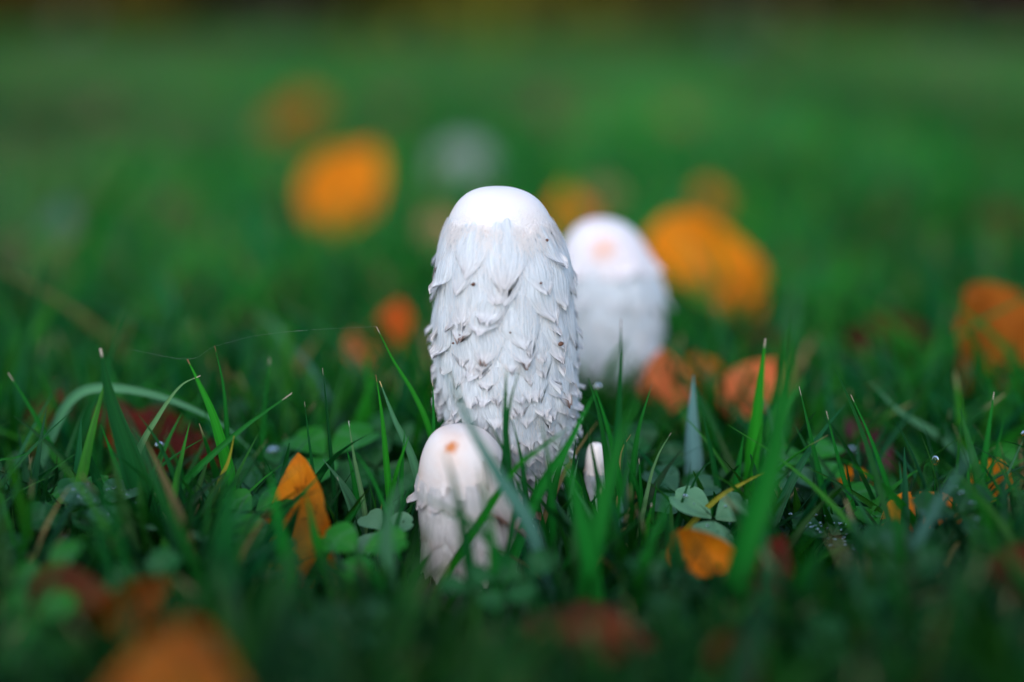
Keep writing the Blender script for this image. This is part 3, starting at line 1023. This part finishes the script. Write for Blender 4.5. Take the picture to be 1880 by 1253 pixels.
HB([(1846, 762), (1825, 840), (1800, 930)], 8, .435, 'green')
HB([(1882, 800), (1846, 880), (1826, 960)], 8, .41, 'pale')
HB([(1885, 875), (1830, 915), (1760, 950)], 8, .40, 'green')
HB([(1717, 838), (1716, 880), (1715, 940)], 5, .42, 'green', 'tiny upright grass blade carrying one dew drop')
HB([(1792, 822), (1742, 890), (1692, 970), (1645, 1075)], 27, .362, 'blue', 'broad blurred bluish grass blade leaning right over the orange leaf')
HB([(1425, 857), (1370, 884), (1300, 930)], 10, .405, 'yellow', 'yellow striped grass blade lying slantwise above the pale clover leaf')
HB([(1320, 842), (1290, 860), (1262, 915)], 7, .41, 'dark')
HB([(1268, 848), (1262, 890), (1244, 950)], 7, .405, 'dark')
HB([(1197, 705), (1172, 790), (1160, 880)], 10, .425, 'green', None, BR)
HB([(1142, 912), (1140, 950), (1136, 1020)], 15, .402, 'silver', 'short silvery grass blade with a bitten tip')
HB([(1186, 1018), (1182, 1055), (1172, 1120)], 17, .385, 'silver', 'short silvery grass blade low in the shade of taller ones')
HB([(300, 245), (235, 330), (180, 410), (140, 560)], 26, .72, 'green', 'very tall blurred grass blade leaning over the back lawn')
HB([(1685, 400), (1700, 560), (1722, 740)], 16, .62, 'dark')
HB([(1585, 410), (1640, 560), (1680, 720)], 18, .66, 'green')
HB([(1800, 560), (1790, 650), (1780, 760)], 12, .52, 'dark')
HB([(1730, 640), (1735, 740), (1745, 860)], 11, .50, 'dark')
HB([(425, 855), (416, 960), (410, 1090)], 44, .345, 'dark')
HB([(592, 868), (550, 912), (500, 965)], 13, .395, 'green')
HB([(672, 915), (610, 990), (560, 1080)], 14, .39, 'green')
HB([(560, 905), (582, 1000), (612, 1110)], 17, .378, 'bright')
HB([(495, 860), (515, 970), (540, 1090)], 24, .37, 'green')
HB([(640, 1010), (690, 1060), (730, 1120)], 20, .35, 'green')
HB([(200, 960), (290, 970), (375, 990)], 11, .39, 'pale')
HB([(1090, 705), (1120, 800), (1140, 900)], 10, .41, 'green')
HB([(1235, 900), (1210, 960), (1180, 1040)], 16, .36, 'green')
HB([(1205, 850), (1222, 950), (1232, 1060)], 18, .365, 'dark')
HB([(1290, 760), (1310, 850), (1330, 960)], 9, .43, 'dark')
HB([(1365, 800), (1352, 880), (1345, 960)], 14, .43, 'green')
HB([(300, 800), (330, 860), (345, 940)], 9, .44, 'green')
HB([(455, 905), (430, 960), (420, 1030)], 8, .40, 'pale')
HB([(1062, 840), (1050, 900), (1045, 980)], 9, .415, 'pale')
HB([(1520, 980), (1480, 1060), (1440, 1150)], 26, .34, 'dark')
HB([(160, 900), (190, 1000), (210, 1100)], 18, .355, 'dark')


for k in range(26):
    px = rng.choice([rng.uniform(985, 1075), rng.uniform(1100, 1210), rng.uniform(655, 760)])
    top = rng.uniform(790, 930)
    sl = rng.gauss(0, 35)
    HB([(px + sl, top), (px + sl * 0.45, top + 70), (px, top + 170)], rng.uniform(7, 13), rng.uniform(.385, .425), rng.choice(['green', 'dark', 'bright', 'green', 'pale']), None, rng.choice([None, None, WT]))

# ------------------------------------------------------------------ fallen leaves
def leaf_grid(kind, nu, nv, r_):
    """flat leaf, unit length along v, u in -0.5..0.5"""
    P, U = [], []
    rnd = kind == 'round'
    if kind in ('ovate', 'round'):
        for j in range(nv):
            v = j / (nv - 1)
            w = math.sin(math.pi * min(1, v ** 0.85)) ** 0.85 * (1 - 0.15 * v)
            if rnd: w = math.sqrt(max(0, 1 - abs(2 * v - 1) ** 2.2))
            w = max(w, 0.015)
            for i in range(nu):
                u = -1 + 2 * i / (nu - 1)
                ser = 0.03 * ((j * 2 + (u > 0)) % 2) if abs(u) > 0.95 else 0
                P.append((u * 0.5 * w * (1 + ser), v)); U.append((u * 0.5 * w + 0.5, v))
        return P, U, grid_faces(nu, nv)
    key = [(-180, .05), (-150, .30), (-128, .22), (-105, .55), (-82, .40), (-66, .55), (-50, .86), (-34, .60), (-26, .42), (-13, .66), (0, 1.0), (13, .66), (26, .42), (34, .60), (50, .86), (66, .55), (82, .40), (105, .55), (128, .22), (150, .30), (180, .05)]
    ka = [a for a, _ in key]; kr = [b for _, b in key]
    if kind == 'broad':
        kr = [b if b > 0.5 or abs(a) > 120 else 0.74 for a, b in key]
        kr[0] = kr[-1] = 0.2
    na, nr = 96, 7
    for j in range(nr):
        q = j / (nr - 1)
        for i in range(na):
            a = -180 + 360 * i / na
            rr = float(np.interp(a, ka, kr)) * (1 + 0.06 * math.sin(i * 2.1) + r_.uniform(-.03, .03))
            x, y = math.sin(R(a)) * rr * q * 0.72, 0.28 + math.cos(R(a)) * rr * q * 0.72
            P.append((x, y)); U.append((x + 0.5, y))
    return P, U, grid_faces(na, nr, True)


def fallen_leaf(base, tip, width, face, cols, label, kind='ovate', fold=0.25, curl=0.3, wave=0.08, seed=1, stalk=0.0, trans=0.35, group=None, name='fallen_leaf'):
    r_ = random.Random(seed)
    base, tip = Vector(base), Vector(tip)
    Y = tip - base
    L = Y.length
    Y.normalize()
    Z = Vector(face) - Y * Vector(face).dot(Y)
    Z.normalize()
    X = Y.cross(Z)
    P, U, F = leaf_grid(kind, 11, 22, r_)
    V = []
    for (u, v) in P:
        x = u * width
        au = abs(u) * 2
        # bend along the length, fold along the midrib, uneven waves
        z = curl * L * (4 * v * (1 - v)) * 0.5 + fold * width * (au ** 1.4) * 0.5
        x *= (1 - 0.35 * fold * au)
        q = Vector((u * 4 + seed * 3.7, v * 4, seed * 1.3))
        z += wave * L * mnoise.noise(q) * (0.3 + au)
        z += wave * L * 0.35 * mnoise.noise(q * 2.7)
        V.append(base + X * x + Y * (v * L) + Z * z)
    m = leaf_mat(*cols, trans)
    o = mesh_obj(name, V, F, m, None, U, origin=base)
    tag(o, label, 'leaf', group or 'fallen autumn leaves on the lawn')
    if stalk > 0:
        pts = [base + Y * (0.02 * L), base - Y * stalk * 0.5 + Z * stalk * 0.12, base - Y * stalk + Z * stalk * 0.4]
        c = catmull([tuple(p) for p in pts], 8)
        SV = []
        for j in range(8):
            for i in range(6):
                a = 2 * math.pi * i / 6
                SV.append(Vector(c[j]) + (X * math.cos(a) + Z * math.sin(a)) * 0.0007)
        s = mesh_obj('stalk', (np.array(SV)), grid_faces(6, 8, True), m, o, [(0.5, 0.5)] * 48)
    return o


ORANGE = ((0.48, 0.11, 0.004), (0.68, 0.18, 0.005), (0.80, 0.28, 0.010))
YELLOW = ((0.62, 0.15, 0.003), (0.80, 0.23, 0.004), (0.88, 0.32, 0.010))
BROWN = ((0.035, 0.008, 0.003), (0.08, 0.018, 0.004), (0.16, 0.045, 0.008))
RED = ((0.03, 0.003, 0.001), (0.09, 0.009, 0.003), (0.26, 0.045, 0.008))
SALMON = ((0.66, 0.12, 0.03), (0.76, 0.19, 0.06), (0.80, 0.30, 0.13))
PURPLE = ((0.06, 0.010, 0.022), (0.11, 0.02, 0.04), (0.20, 0.05, 0.08))
TAN = ((0.32, 0.18, 0.08), (0.42, 0.24, 0.11), (0.5, 0.32, 0.16))
DULL = ((0.09, 0.06, 0.03), (0.12, 0.08, 0.04), (0.18, 0.12, 0.07))

RUST = ((0.015, 0.003, 0.001), (0.045, 0.009, 0.002), (0.12, 0.03, 0.005))
OCHRE = ((0.22, 0.050, 0.002), (0.33, 0.085, 0.003), (0.44, 0.13, 0.005))
# near and in focus
fallen_leaf(at(610, 1105, .400), at(548, 832, .405), 0.034, (-0.45, -0.8, 0.25), ORANGE, 'bright orange leaf standing folded on edge between grass blades', fold=0.55, curl=0.10, wave=0.05, seed=2, trans=0.45)
fallen_leaf(at(395, 850, .47), at(160, 745, .49), 0.026, (0.25, -0.6, 0.8), RED, 'curled wet red leaf behind the broad dark grass blade', fold=-0.8, curl=0.2, wave=0.2, seed=3, stalk=0.012, trans=0.2)
fallen_leaf(at(140, 1370, .238), at(480, 1370, .232), 0.045, (0.1, -0.75, 0.7), OCHRE, 'large blurred orange leaf lying lowest in the foreground grass', 'ovate', fold=-0.5, curl=0.35, seed=4)
fallen_leaf(at(180, 1160, .33), at(315, 1058, .335), 0.016, (0.4, -0.8, 0.5), ((0.10, 0.022, 0.002), (0.20, 0.05, 0.003), (0.34, 0.10, 0.005)), 'brown leaf with a curled up orange tip in the foreground grass', fold=0.8, curl=0.25, seed=5)
fallen_leaf(at(40, 1100, .335), at(215, 1105, .33), 0.018, (0.0, -0.7, 0.7), BROWN, 'flat brown leaf in the foreground grass beside the curled tip one', fold=0.4, curl=0.2, seed=6)
fallen_leaf(at(945, 1150, .335), at(1205, 1185, .32), 0.022, (0.1, -0.55, 0.85), RUST, 'dark rusty leaf lying before the short mushroom', fold=-0.5, curl=0.2, seed=7, trans=0.12)
fallen_leaf(at(1222, 1010, .385), at(1370, 1030, .375), 0.020, (0.0, -0.9, 0.35), ORANGE, 'orange leaf curled like a cup under the pale clover leaf', fold=0.9, curl=0.15, seed=8)
fallen_leaf(at(1350, 1120, .355), at(1440, 985, .36), 0.020, (0.1, -0.9, 0.4), RED, 'dark red leaf standing behind the widest grass blade', fold=0.4, curl=0.15, seed=9, trans=0.2)
fallen_leaf(at(1620, 985, .405), at(1790, 930, .43), 0.022, (0.1, -0.6, 0.8), ORANGE, 'orange leaf under dewy clover beside the bluish broad blade', fold=-0.35, curl=0.25, seed=10)
fallen_leaf(at(1850, 925, .43), at(1800, 850, .45), 0.016, (-0.4, -0.8, 0.4), ORANGE, 'small orange leaf tucked behind thin crossing grass blades', fold=0.4, curl=0.2, seed=11)
fallen_leaf(at(1590, 920, .465), at(1550, 760, .50), 0.026, (0.2, -0.8, 0.5), PURPLE, 'dark purple leaf standing behind thin grass blades', fold=0.3, curl=0.2, seed=12)
fallen_leaf(at(1600, 915, .455), at(1520, 865, .46), 0.014, (-0.1, -0.8, 0.5), YELLOW, 'small orange scrap of leaf before the purple one', fold=0.5, curl=0.2, seed=13)
fallen_leaf(at(1850, 1100, .335), at(1900, 1000, .34), 0.02, (-0.2, -0.9, 0.4), BROWN, 'rusty leaf half sunk in dark grass beside the bluish broad blade', fold=0.4, curl=0.2, seed=14)
fallen_leaf(at(1290, 1250, .30), at(1420, 1215, .305), 0.02, (0.0, -0.7, 0.7), BROWN, 'dark brown leaf deep in the foreground grass', fold=0.4, curl=0.2, seed=15)
fallen_leaf(at(890, 835, .425), at(925, 785, .425), 0.010, (0.1, -1, 0.2), TAN, 'small ochre leaf scrap between the tall and short mushrooms', fold=0.3, curl=0.1, seed=16)
# behind, out of focus: (base px, tip px, width px, d, colours, kind, label)
back = [
    ((585, 432), (690, 268), 150, 1.00, YELLOW, 'ovate', 'blurred glowing orange leaf standing up behind and beside the pale far mushroom', 20),
    ((485, 255), (600, 190), 72, 1.75, OCHRE, 'round', 'blurred orange leaf farthest back on the lawn', 21),
    ((1400, 575), (1195, 420), 150, .82, YELLOW, 'round', 'large blurred golden orange leaf standing behind the blurred mushroom', 22),
    ((1365, 615), (1345, 500), 90, .8, ORANGE, 'ovate', 'orange leaf tucked under the large golden orange one', 45),
    ((1308, 410), (1300, 335), 60, 1.05, ORANGE, 'ovate', 'small dull orange leaf tip rising behind the golden orange leaf', 23),
    ((1800, 735), (1815, 518), 185, .60, OCHRE, 'round', 'rounded ochre orange leaf upright behind dark grass blades', 24),
    ((1050, 470), (1035, 340), 95, .95, ORANGE, 'ovate', 'blurred salmon orange leaf peeping between the tall and blurred mushrooms', 25),
    ((715, 665), (732, 550), 85, .66, ((0.45, 0.05, 0.004), (0.6, 0.09, 0.006), (0.7, 0.16, 0.01)), 'ovate', 'blurred red orange leaf beside the tall mushroom', 26),
    ((665, 690), (650, 610), 60, .70, SALMON, 'ovate', 'small faint salmon leaf behind slanting grass blades', 27),
    ((1225, 760), (1215, 640), 85, .56, SALMON, 'ovate', 'salmon leaf at the foot of the blurred mushroom', 28),
    ((1290, 730), (1285, 640), 65, .62, ORANGE, 'ovate', 'small orange leaf next to the salmon ones', 29),
    ((1330, 770), (1425, 660), 95, .55, SALMON, 'ovate', 'salmon orange leaf leaning behind the bright tapering blade', 30),
    ((1400, 680), (1400, 590), 90, .70, BROWN, 'ovate', 'dark rust leaf behind the bright tapering blade', 31),
    ((1070, 720), (1070, 640), 55, .54, RED, 'ovate', 'rust red leaf between the tall and blurred mushrooms', 32),
    ((1640, 680), (1620, 570), 170, .78, BROWN, 'ovate', 'broad dark brown leaf flat in the lawn', 33),
    ((810, 470), (800, 385), 75, 1.05, TAN, 'ovate', 'tan leaf just behind the tall mushroom', 34),
    ((305, 430), (295, 355), 70, 1.10, DULL, 'ovate', 'faint dull pinkish brown leaf in the back lawn', 35),
    ((1245, 245), (1240, 190), 80, 2.0, ((0.2, 0.09, 0.04), (0.26, 0.11, 0.05), (0.3, 0.14, 0.07)), 'maple', 'faint salmon leaf far back on the lawn', 36),
    ((1010, 230), (1000, 175), 80, 2.2, DULL, 'maple', 'faint greyish brown leaf far back, right behind the tall mushroom', 37),
    ((190, 230), (185, 180), 70, 2.2, DULL, 'maple', 'faint brown leaf far back beside the very tall blade', 38),
    ((1840, 450), (1850, 370), 110, 1.2, BROWN, 'ovate', 'dim brown leaf in dark lawn behind the ochre leaf', 39),
    ((20, 500), (30, 430), 60, .9, DULL, 'ovate', 'dim brown leaf behind the dark leaning blade', 40),
    ((720, 230), (720, 170), 100, 2.3, DULL, 'maple', 'dull olive brown leaf lying behind the two orange ones', 41),
    ((105, 450), (115, 370), 80, 1.0, ((0.06, 0.11, 0.09), (0.08, 0.15, 0.12), (0.12, 0.2, 0.17)), 'ovate', 'faint blue grey leaf behind the very tall blade', 42),
    ((1110, 400), (1100, 330), 70, 1.25, TAN, 'ovate', 'olive tan leaf above the blurred mushroom', 43),
    ((60, 800), (130, 720), 80, .52, RED, 'ovate', 'dark red leaf beside the curled wet one', 44),
]
for (b_, t_, wpx, d, cols, kind, label, sd_) in back:
    r_ = random.Random(sd_)
    d = (CAM_H - 0.018) / math.tan(PITCH + math.atan((b_[1] - 626.5) / 1880 * 0.72))
    B = at(*b_, d); T = at(*t_, d * r_.uniform(1.0, 1.04))
    fallen_leaf(B, T, wpx * mpp(*b_, d) * (1.1 if kind != 'ovate' else 1.15), (r_.uniform(-.3, .3), -0.7, r_.uniform(.5, .8)), cols, label, kind, fold=r_.uniform(-.2, .4), curl=r_.uniform(.1, .3), wave=0.12, seed=sd_, stalk=0.02 if kind == 'maple' else 0.0, trans=0.4)


# ------------------------------------------------------------------ clover
G_CLOVER = 'clover leaves low in the grass'


def leaflet(c, direction, up, size, r_, shade, parent):
    """heart-shaped leaflet from its attachment point c"""
    Y = Vector(direction).normalized()
    Z = Vector(up) - Y * Vector(up).dot(Y); Z.normalize()
    X = Y.cross(Z)
    nu, nv = 9, 9
    V, U, C = [], [], []
    for j in range(nv):
        v = j / (nv - 1)
        w = 0.06 + 0.94 * math.sin(math.pi * 0.5 * min(1, v / 0.62)) if v < 0.62 else math.sqrt(max(0, 1 - ((v - 0.62) / 0.42) ** 2))
        for i in range(nu):
            u = -1 + 2 * i / (nu - 1)
            notch = 0.07 * max(0, 1 - abs(u) * 2.2) * max(0, (v - 0.6) / 0.4)
            x = u * w * 0.47 * size
            y = (v - notch) * size
            z = size * (0.10 * abs(u) * w + 0.06 * math.sin(v * 3.0) + 0.02 * math.sin(u * 6 + size * 900))
            V.append(Vector(c) + X * x + Y * y + Z * z)
            U.append((0.5 + u * w * 0.5, v))
            C.append(shade)
    return mesh_obj('leaflet', V, grid_faces(nu, nv), M_CLOVER, parent, U, C)


CL = {'dark': (0.006, 0.060, 0.012), 'mid': (0.010, 0.095, 0.018), 'pale': (0.09, 0.22, 0.11), 'bright': (0.012, 0.15, 0.008), 'grey': (0.03, 0.105, 0.05)}
dew_spots = []


def clover(center, size, label, shade, seed, tilt=0.35, group=G_CLOVER, yaw=None):
    r_ = random.Random(seed)
    c = Vector(center)
    foot = Vector((c.x + r_.uniform(-.008, .008), c.y + r_.uniform(0, .01), 0))
    root = empty('clover', foot)
    tag(root, label, 'clover', group)
    up = Vector((r_.uniform(-tilt, tilt), -r_.uniform(0.2, 0.2 + tilt), 1)).normalized()
    a0 = r_.uniform(0, 6.28) if yaw is None else yaw
    sh = np.array(CL[shade]) * r_.uniform(0.85, 1.2)
    e1 = Vector((1, 0, 0)); e1 = (e1 - up * e1.dot(up)).normalized(); e2 = up.cross(e1)
    for k in range(3):
        a = a0 + k * 2 * math.pi / 3 + r_.uniform(-.15, .15)
        dr = e1 * math.cos(a) + e2 * math.sin(a) + up * r_.uniform(-0.05, 0.2)
        leaflet(c + dr * 0.0008, dr, up, size * r_.uniform(.9, 1.1), r_, sh, root)
        dew_spots.append((c + dr.normalized() * size * 0.5, up, size, seed))
    pts = catmull([tuple(foot), tuple((foot + c) / 2 + Vector((r_.uniform(-.003, .003), 0.002, 0))), tuple(c)], 7)
    SV = []
    for j in range(7):
        for i in range(5):
            b = 2 * math.pi * i / 5
            SV.append((pts[j][0] + 0.00045 * math.cos(b), pts[j][1] + 0.00045 * math.sin(b), pts[j][2]))
    mesh_obj('stem', SV, grid_faces(5, 7, True), M_CLOVER, root, [(0.5, 0.2)] * 35, [(0.05, 0.14, 0.03)] * 35)
    return root


named_clover = [
    ((190, 925), .40, 0.0125, 'dark clover leaf with dew beside the broad dark grass blade', 'grey', 1),
    ((95, 1035), .385, 0.012, 'dew covered clover leaf deep in dark grass', 'dark', 2),
    ((470, 1015), .385, 0.012, 'round clover leaf before the folded orange leaf', 'mid', 3),
    ((600, 838), .45, 0.017, 'dark green clover leaf arched behind the folded orange leaf', 'bright', 4),
    ((1310, 955), .402, 0.0135, 'pale grey green clover leaf over the cup shaped orange leaf', 'pale', 5),
    ((1245, 905), .43, 0.013, 'blurred pale clover leaf behind the wide blue grey blade', 'grey', 6),
    ((872, 1085), .352, 0.0095, 'blurred clover leaf before the short mushroom', 'mid', 7),
    ((965, 1065), .356, 0.0100, 'blurred clover leaf between the short mushroom and the rusty leaf', 'mid', 8),
    ((700, 975), .40, 0.009, 'small clover leaf beside the short mushroom', 'pale', 9),
    ((1492, 845), .45, 0.012, 'bright round clover leaf before the purple leaf', 'bright', 10),
    ((1525, 985), .405, 0.012, 'clover leaf beaded with dew drops', 'dark', 11),
    ((1610, 935), .42, 0.012, 'glossy clover leaf beside the dewy orange leaf', 'bright', 12),
    ((1760, 945), .385, 0.014, 'dark clover leaf over the orange leaf', 'dark', 13),
    ((690, 860), .45, 0.014, 'clover leaf with pale mark behind the striped blade', 'mid', 14),
    ((1225, 770), .52, 0.015, 'bright blurred clover leaf at the foot of the blurred mushroom', 'bright', 15),
    ((465, 940), .40, 0.011, 'yellowish clover leaf behind the broad blurred blade', 'bright', 16),
]
for (px, d, size, label, sh, sd_) in named_clover:
    clover(at(*px, d), size, label, sh, sd_)
r_ = random.Random(77)
for k in range(120):
    d = 0.27 + 0.36 * r_.random()
    px = r_.uniform(-60, 1940)
    if 720 < px < 1100 and d < 0.46: continue
    p = at(px, 900, d)
    z = r_.uniform(0.010, 0.026)
    sh = r_.choice(['dark', 'dark', 'mid', 'mid', 'grey', 'bright']); sz = r_.uniform(0.008, 0.013)
    clover((p.x, d, z), sz, f"{'small' if sz < 0.0105 else 'larger'} {SHADE_WORD[sh]} three leaved clover low in the grass near {near((p.x, d))}", sh, 100 + k, 0.4, 'common clover in the grass')


# ------------------------------------------------------------------ dew and the spider thread
def drop(c, r, label, flat=0.8):
    V, F = blob((0, 0, 0), r, rng, (1, 1, flat), 14, 9, 0.0)
    V = [Vector(v) + Vector(c) for v in V]
    o = mesh_obj('dew_drop', V, F, M_DEW, None, None, None, True, c)
    tag(o, label, 'dew drop', 'dew drops on grass and clover')


drop(at(1098, 712, .398) + Vector((0, 0, 0.0004)), 0.0011, 'dew drop on the tip of a leaning blade beside the tall mushroom')
drop(at(1717, 846, .419), 0.0012, 'dew drop on the tiny upright blade', 1.3)
drop(at(1258, 912, .404), 0.0009, 'dew drop on a thin dark blade beside the wide blue grey one')
drop(at(502, 830, .455), 0.0022, 'blurred bright dew drop beside the folded orange leaf tip')
drop(at(1565, 828, .46), 0.0018, 'blurred bright dew drop before the purple leaf')
drop(at(1882, 797, .409), 0.0012, 'dew drop on the tip of a pale thin blade')
drop(at(293, 818, .435), 0.0014, 'dew drop on a dark blade before the curled red leaf')
named = {1: 12, 2: 16, 11: 20, 5: 2, 13: 5}
for c, up, size, sd_ in dew_spots:
    if sd_ in named:
        for k in range(named[sd_]):
            o = Vector((rng.gauss(0, size * .22), rng.gauss(0, size * .22), 0))
            o -= up * o.dot(up)
            drop(c + o + up * size * 0.10, rng.uniform(0.00025, 0.0007), {1: 'tiny dew drop on the clover beside the broad dark blade', 2: 'tiny dew drop on the clover deep in dark grass', 11: 'tiny dew drop on the thickly beaded clover leaf', 5: 'tiny dew drop on the pale grey green clover leaf', 13: 'tiny dew drop on the dark clover over the orange leaf'}[sd_], 0.8)
tp = [at(240, 642, .43), at(345, 660, .42), at(394, 637, .425), at(470, 617, .427), at(560, 607, .428), at(691, 600, .43)]
c = catmull([tuple(p) for p in tp], 40)
V = []
for j in range(40):
    for i in range(5):
        a = 2 * math.pi * i / 5
        V.append((c[j][0], c[j][1] + 0.0000045 * math.cos(a), c[j][2] + 0.0000045 * math.sin(a)))
o = mesh_obj('spider_thread', V, grid_faces(5, 40, True), M_SILK, None, None, None, True, tp[0])
tag(o, 'single spider thread strung between grass blade tips', 'spider thread')

# ------------------------------------------------------------------ sow the lawn
def keep_clear(x, y):
    k = np.ones(len(x), bool)
    for (mx, my, mr) in MUSH_CLEAR:
        k &= (x - mx) ** 2 + (y - my) ** 2 > mr ** 2
    return k


def clump(x, y, f):
    return np.array([mnoise.noise(Vector((a * f, b * f, 5.0))) for a, b in zip(x, y)])


x, y = sow(19000, 0.17, 0.70, (0.10, 0.50))
k = keep_clear(x, y); x, y = x[k], y[k]
h = nrg.lognormal(math.log(0.030), 0.38, len(x)) * (1 + 0.35 * clump(x, y, 25))
h = np.minimum(np.clip(h, 0.010, 0.075), height_limit(x, y))
w = nrg.uniform(0.0014, 0.0042, len(x)) * np.clip(h / 0.03, 0.6, 1.3)
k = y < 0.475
blades('grass', x[k], y[k], h[k], w[k], 6, 'short dense lawn grass round the mushrooms, foreground shade painted into its green', straw=0.008, gain=0.44)  # low gain paints the foreground's shade into the blade colour
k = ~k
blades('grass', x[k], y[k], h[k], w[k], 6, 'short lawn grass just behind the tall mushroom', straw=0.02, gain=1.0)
x, y = sow(1500, 0.345, 0.52, (0.04, 0.42))
k = keep_clear(x, y)
_u = 940 + x / (y * CP + 0.03) * 1880 / 0.72
k &= ~((_u > 745) & (_u < 1000) & (y < 0.41)) & ~((_u > 1060) & (_u < 1125) & (y < 0.44)) & ~((_u > 1215) & (_u < 1390) & (y < 0.39)) & ~((_u > 500) & (_u < 660) & (y < 0.41))
for (px, d, *_r) in named_clover:
    k &= ~((np.abs(_u - px[0]) < 50) & (y < d + 0.004))
x, y = x[k], y[k]
_row = 830 + nrg.normal(0, 75, len(x)) + np.clip((0.40 - y) * 1500, 0, 160)
_u = 940 + x / (y * CP + 0.03) * 1880 / 0.72
_row = np.where((_u > 790) & (_u < 1065) & (y < 0.46), _row + 60, _row)
h = np.clip(CAM_H - y * np.tan(PITCH + np.arctan((_row - 626.5) / 1880 * 0.72)), 0.02, 0.07)
blades('grass', x, y, h, nrg.uniform(0.0016, 0.0036, len(x)), 9, 'longer grass blades growing through the short lawn round the mushrooms', straw=0.015, gain=0.78, bend=0.7)  # reduced gain puts some of the same foreground shade into these blades' colour

x, y = sow(60000, 0.68, 4.5, (0.12, 0.52), 1.5)
h = np.clip(nrg.lognormal(math.log(0.028), 0.35, len(x)) * (1 + 0.5 * clump(x, y, 7)), 0.012, 0.09)
w = nrg.uniform(0.002, 0.0042, len(x)) * (1 + 0.25 * y)
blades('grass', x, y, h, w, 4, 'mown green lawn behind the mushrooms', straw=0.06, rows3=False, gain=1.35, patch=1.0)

x, y = sow(520, 0.52, 1.5, (0.05, 0.45), 1.3)
h = nrg.uniform(0.045, 0.085, len(x))
blades('grass', x, y, h, nrg.uniform(0.0028, 0.0055, len(x)), 8, 'scattered longer grass blades in the lawn behind the mushrooms', straw=0.03, gain=1.1, bend=0.8)

x, y = sow(60000, 4.3, 12.5, (0.4, 0.55), 1.3)
h = np.clip(nrg.lognormal(math.log(0.025), 0.3, len(x)), 0.012, 0.045)
w = nrg.uniform(0.012, 0.03, len(x)) * (0.6 + 0.10 * y)
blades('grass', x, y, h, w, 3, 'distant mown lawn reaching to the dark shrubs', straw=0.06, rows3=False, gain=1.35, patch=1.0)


# ------------------------------------------------------------------ shrubs along the far side
def shrub(x, y, rx, ry, hgt, col, label, seed, n=9000):
    g_ = np.random.default_rng(seed)
    root = empty('shrub', (x, y, 0))
    tag(root, label, 'shrub', 'shrubs along the far edge of the lawn')
    th = g_.uniform(0, 2 * math.pi, n); ph = np.arccos(g_.uniform(-1, 1, n)); q = g_.random(n) ** 0.4
    lump = 1 + 0.18 * np.sin(th * 5 + seed) * np.sin(ph * 4 + seed)
    sq = np.where(ph > math.pi / 2, np.maximum(np.sin(ph), 0.93), np.sin(ph))
    P = np.stack([x + rx * q * lump * sq * np.cos(th), y + ry * q * lump * sq * np.sin(th), hgt * 0.5 + 0.04 + hgt * 0.5 * q * lump * np.cos(ph)], 1)
    P[:, 2] = np.maximum(P[:, 2], 0.03)
    s = g_.uniform(0.08, 0.17, n)
    A = g_.normal(size=(n, 3)); A /= np.linalg.norm(A, axis=1)[:, None]
    B = np.cross(A, g_.normal(size=(n, 3))); B /= np.linalg.norm(B, axis=1)[:, None]
    V = np.stack([P - A * s[:, None], P + B * s[:, None] * .5, P + A * s[:, None], P - B * s[:, None] * .5], 1).reshape(-1, 3)
    F = np.arange(n * 4).reshape(n, 4).tolist()
    C = np.repeat(np.array(col)[None] * g_.uniform(.5, 1.6, n)[:, None], 4, 0)
    tag(mesh_obj('crown', V, F, M_SHRUB, root, np.zeros((len(V), 2)), C, smooth=False), kind='stuff')
    for b in range(4):
        a = b * 1.6 + seed
        pts = catmull([(x, y, 0), (x + .15 * rx * math.cos(a), y + .15 * math.sin(a), hgt * .25), (x + .45 * rx * math.cos(a), y + .4 * ry * math.sin(a), hgt * .7)], 7)
        SV = [(p[0] + (0.05 - .006 * j) * math.cos(t), p[1] + (0.05 - .006 * j) * math.sin(t), p[2]) for j, p in enumerate(pts) for t in np.linspace(0, 2 * math.pi, 7)[:6]]
        mesh_obj('stem', SV, grid_faces(6, 7, True), M_BARK, root)


M_SHRUB, _nt, _nn, _ll, _b = new_mat('shrub_leaves')
_a = N(_nn, 'ShaderNodeAttribute', attribute_name='Col')
_ll.new(_a.outputs['Color'], _b.inputs['Base Color'])
_b.inputs['Roughness'].default_value = 0.8
_b.inputs['Specular IOR Level'].default_value = 0.08
M_BARK = plain('bark', (0.06, 0.04, 0.025), 0.9, scale=8)
for i, (x_, col, lab) in enumerate([
        (-13.5, (0.010, 0.020, 0.010), 'blurred dark green shrub, outermost before the open side'),
        (-10.2, (0.012, 0.020, 0.010), 'blurred blackish green shrub next to the olive brown one'),
        (-6.8, (0.09, 0.065, 0.008), 'blurred olive brown shrub on the far edge of the lawn'),
        (-3.4, (0.028, 0.026, 0.008), 'blurred dark olive shrub between the brown and yellow green ones'),
        (0.1, (0.11, 0.10, 0.010), 'blurred yellow green shrub straight behind the tall mushroom'),
        (3.6, (0.05, 0.045, 0.010), 'blurred dark mossy shrub next to the yellow green one'),
        (7.0, (0.030, 0.012, 0.008), 'blurred dark reddish shrub on the far edge of the lawn'),
        (10.3, (0.018, 0.008, 0.006), 'blurred blackish brown shrub on the far edge of the lawn'),
        (13.6, (0.012, 0.012, 0.008), 'blurred black green shrub, outermost beyond the brown one')]):
    shrub(x_ * 0.52, 11.2 + 0.3 * math.sin(i * 2.3), 1.35, 1.0, 2.8, col, lab, 50 + i)
for i in range(8):
    shrub((-11.9 + 3.4 * i) * 0.56, 13.8 + 0.3 * math.sin(i * 1.7), 1.6, 1.0, 3.6, (0.014, 0.018, 0.008), 'tall dark shrub in the row behind the front shrubs', 70 + i, 7000)

for o in scene.objects:
    if '_w' in o:
        del o['_w']
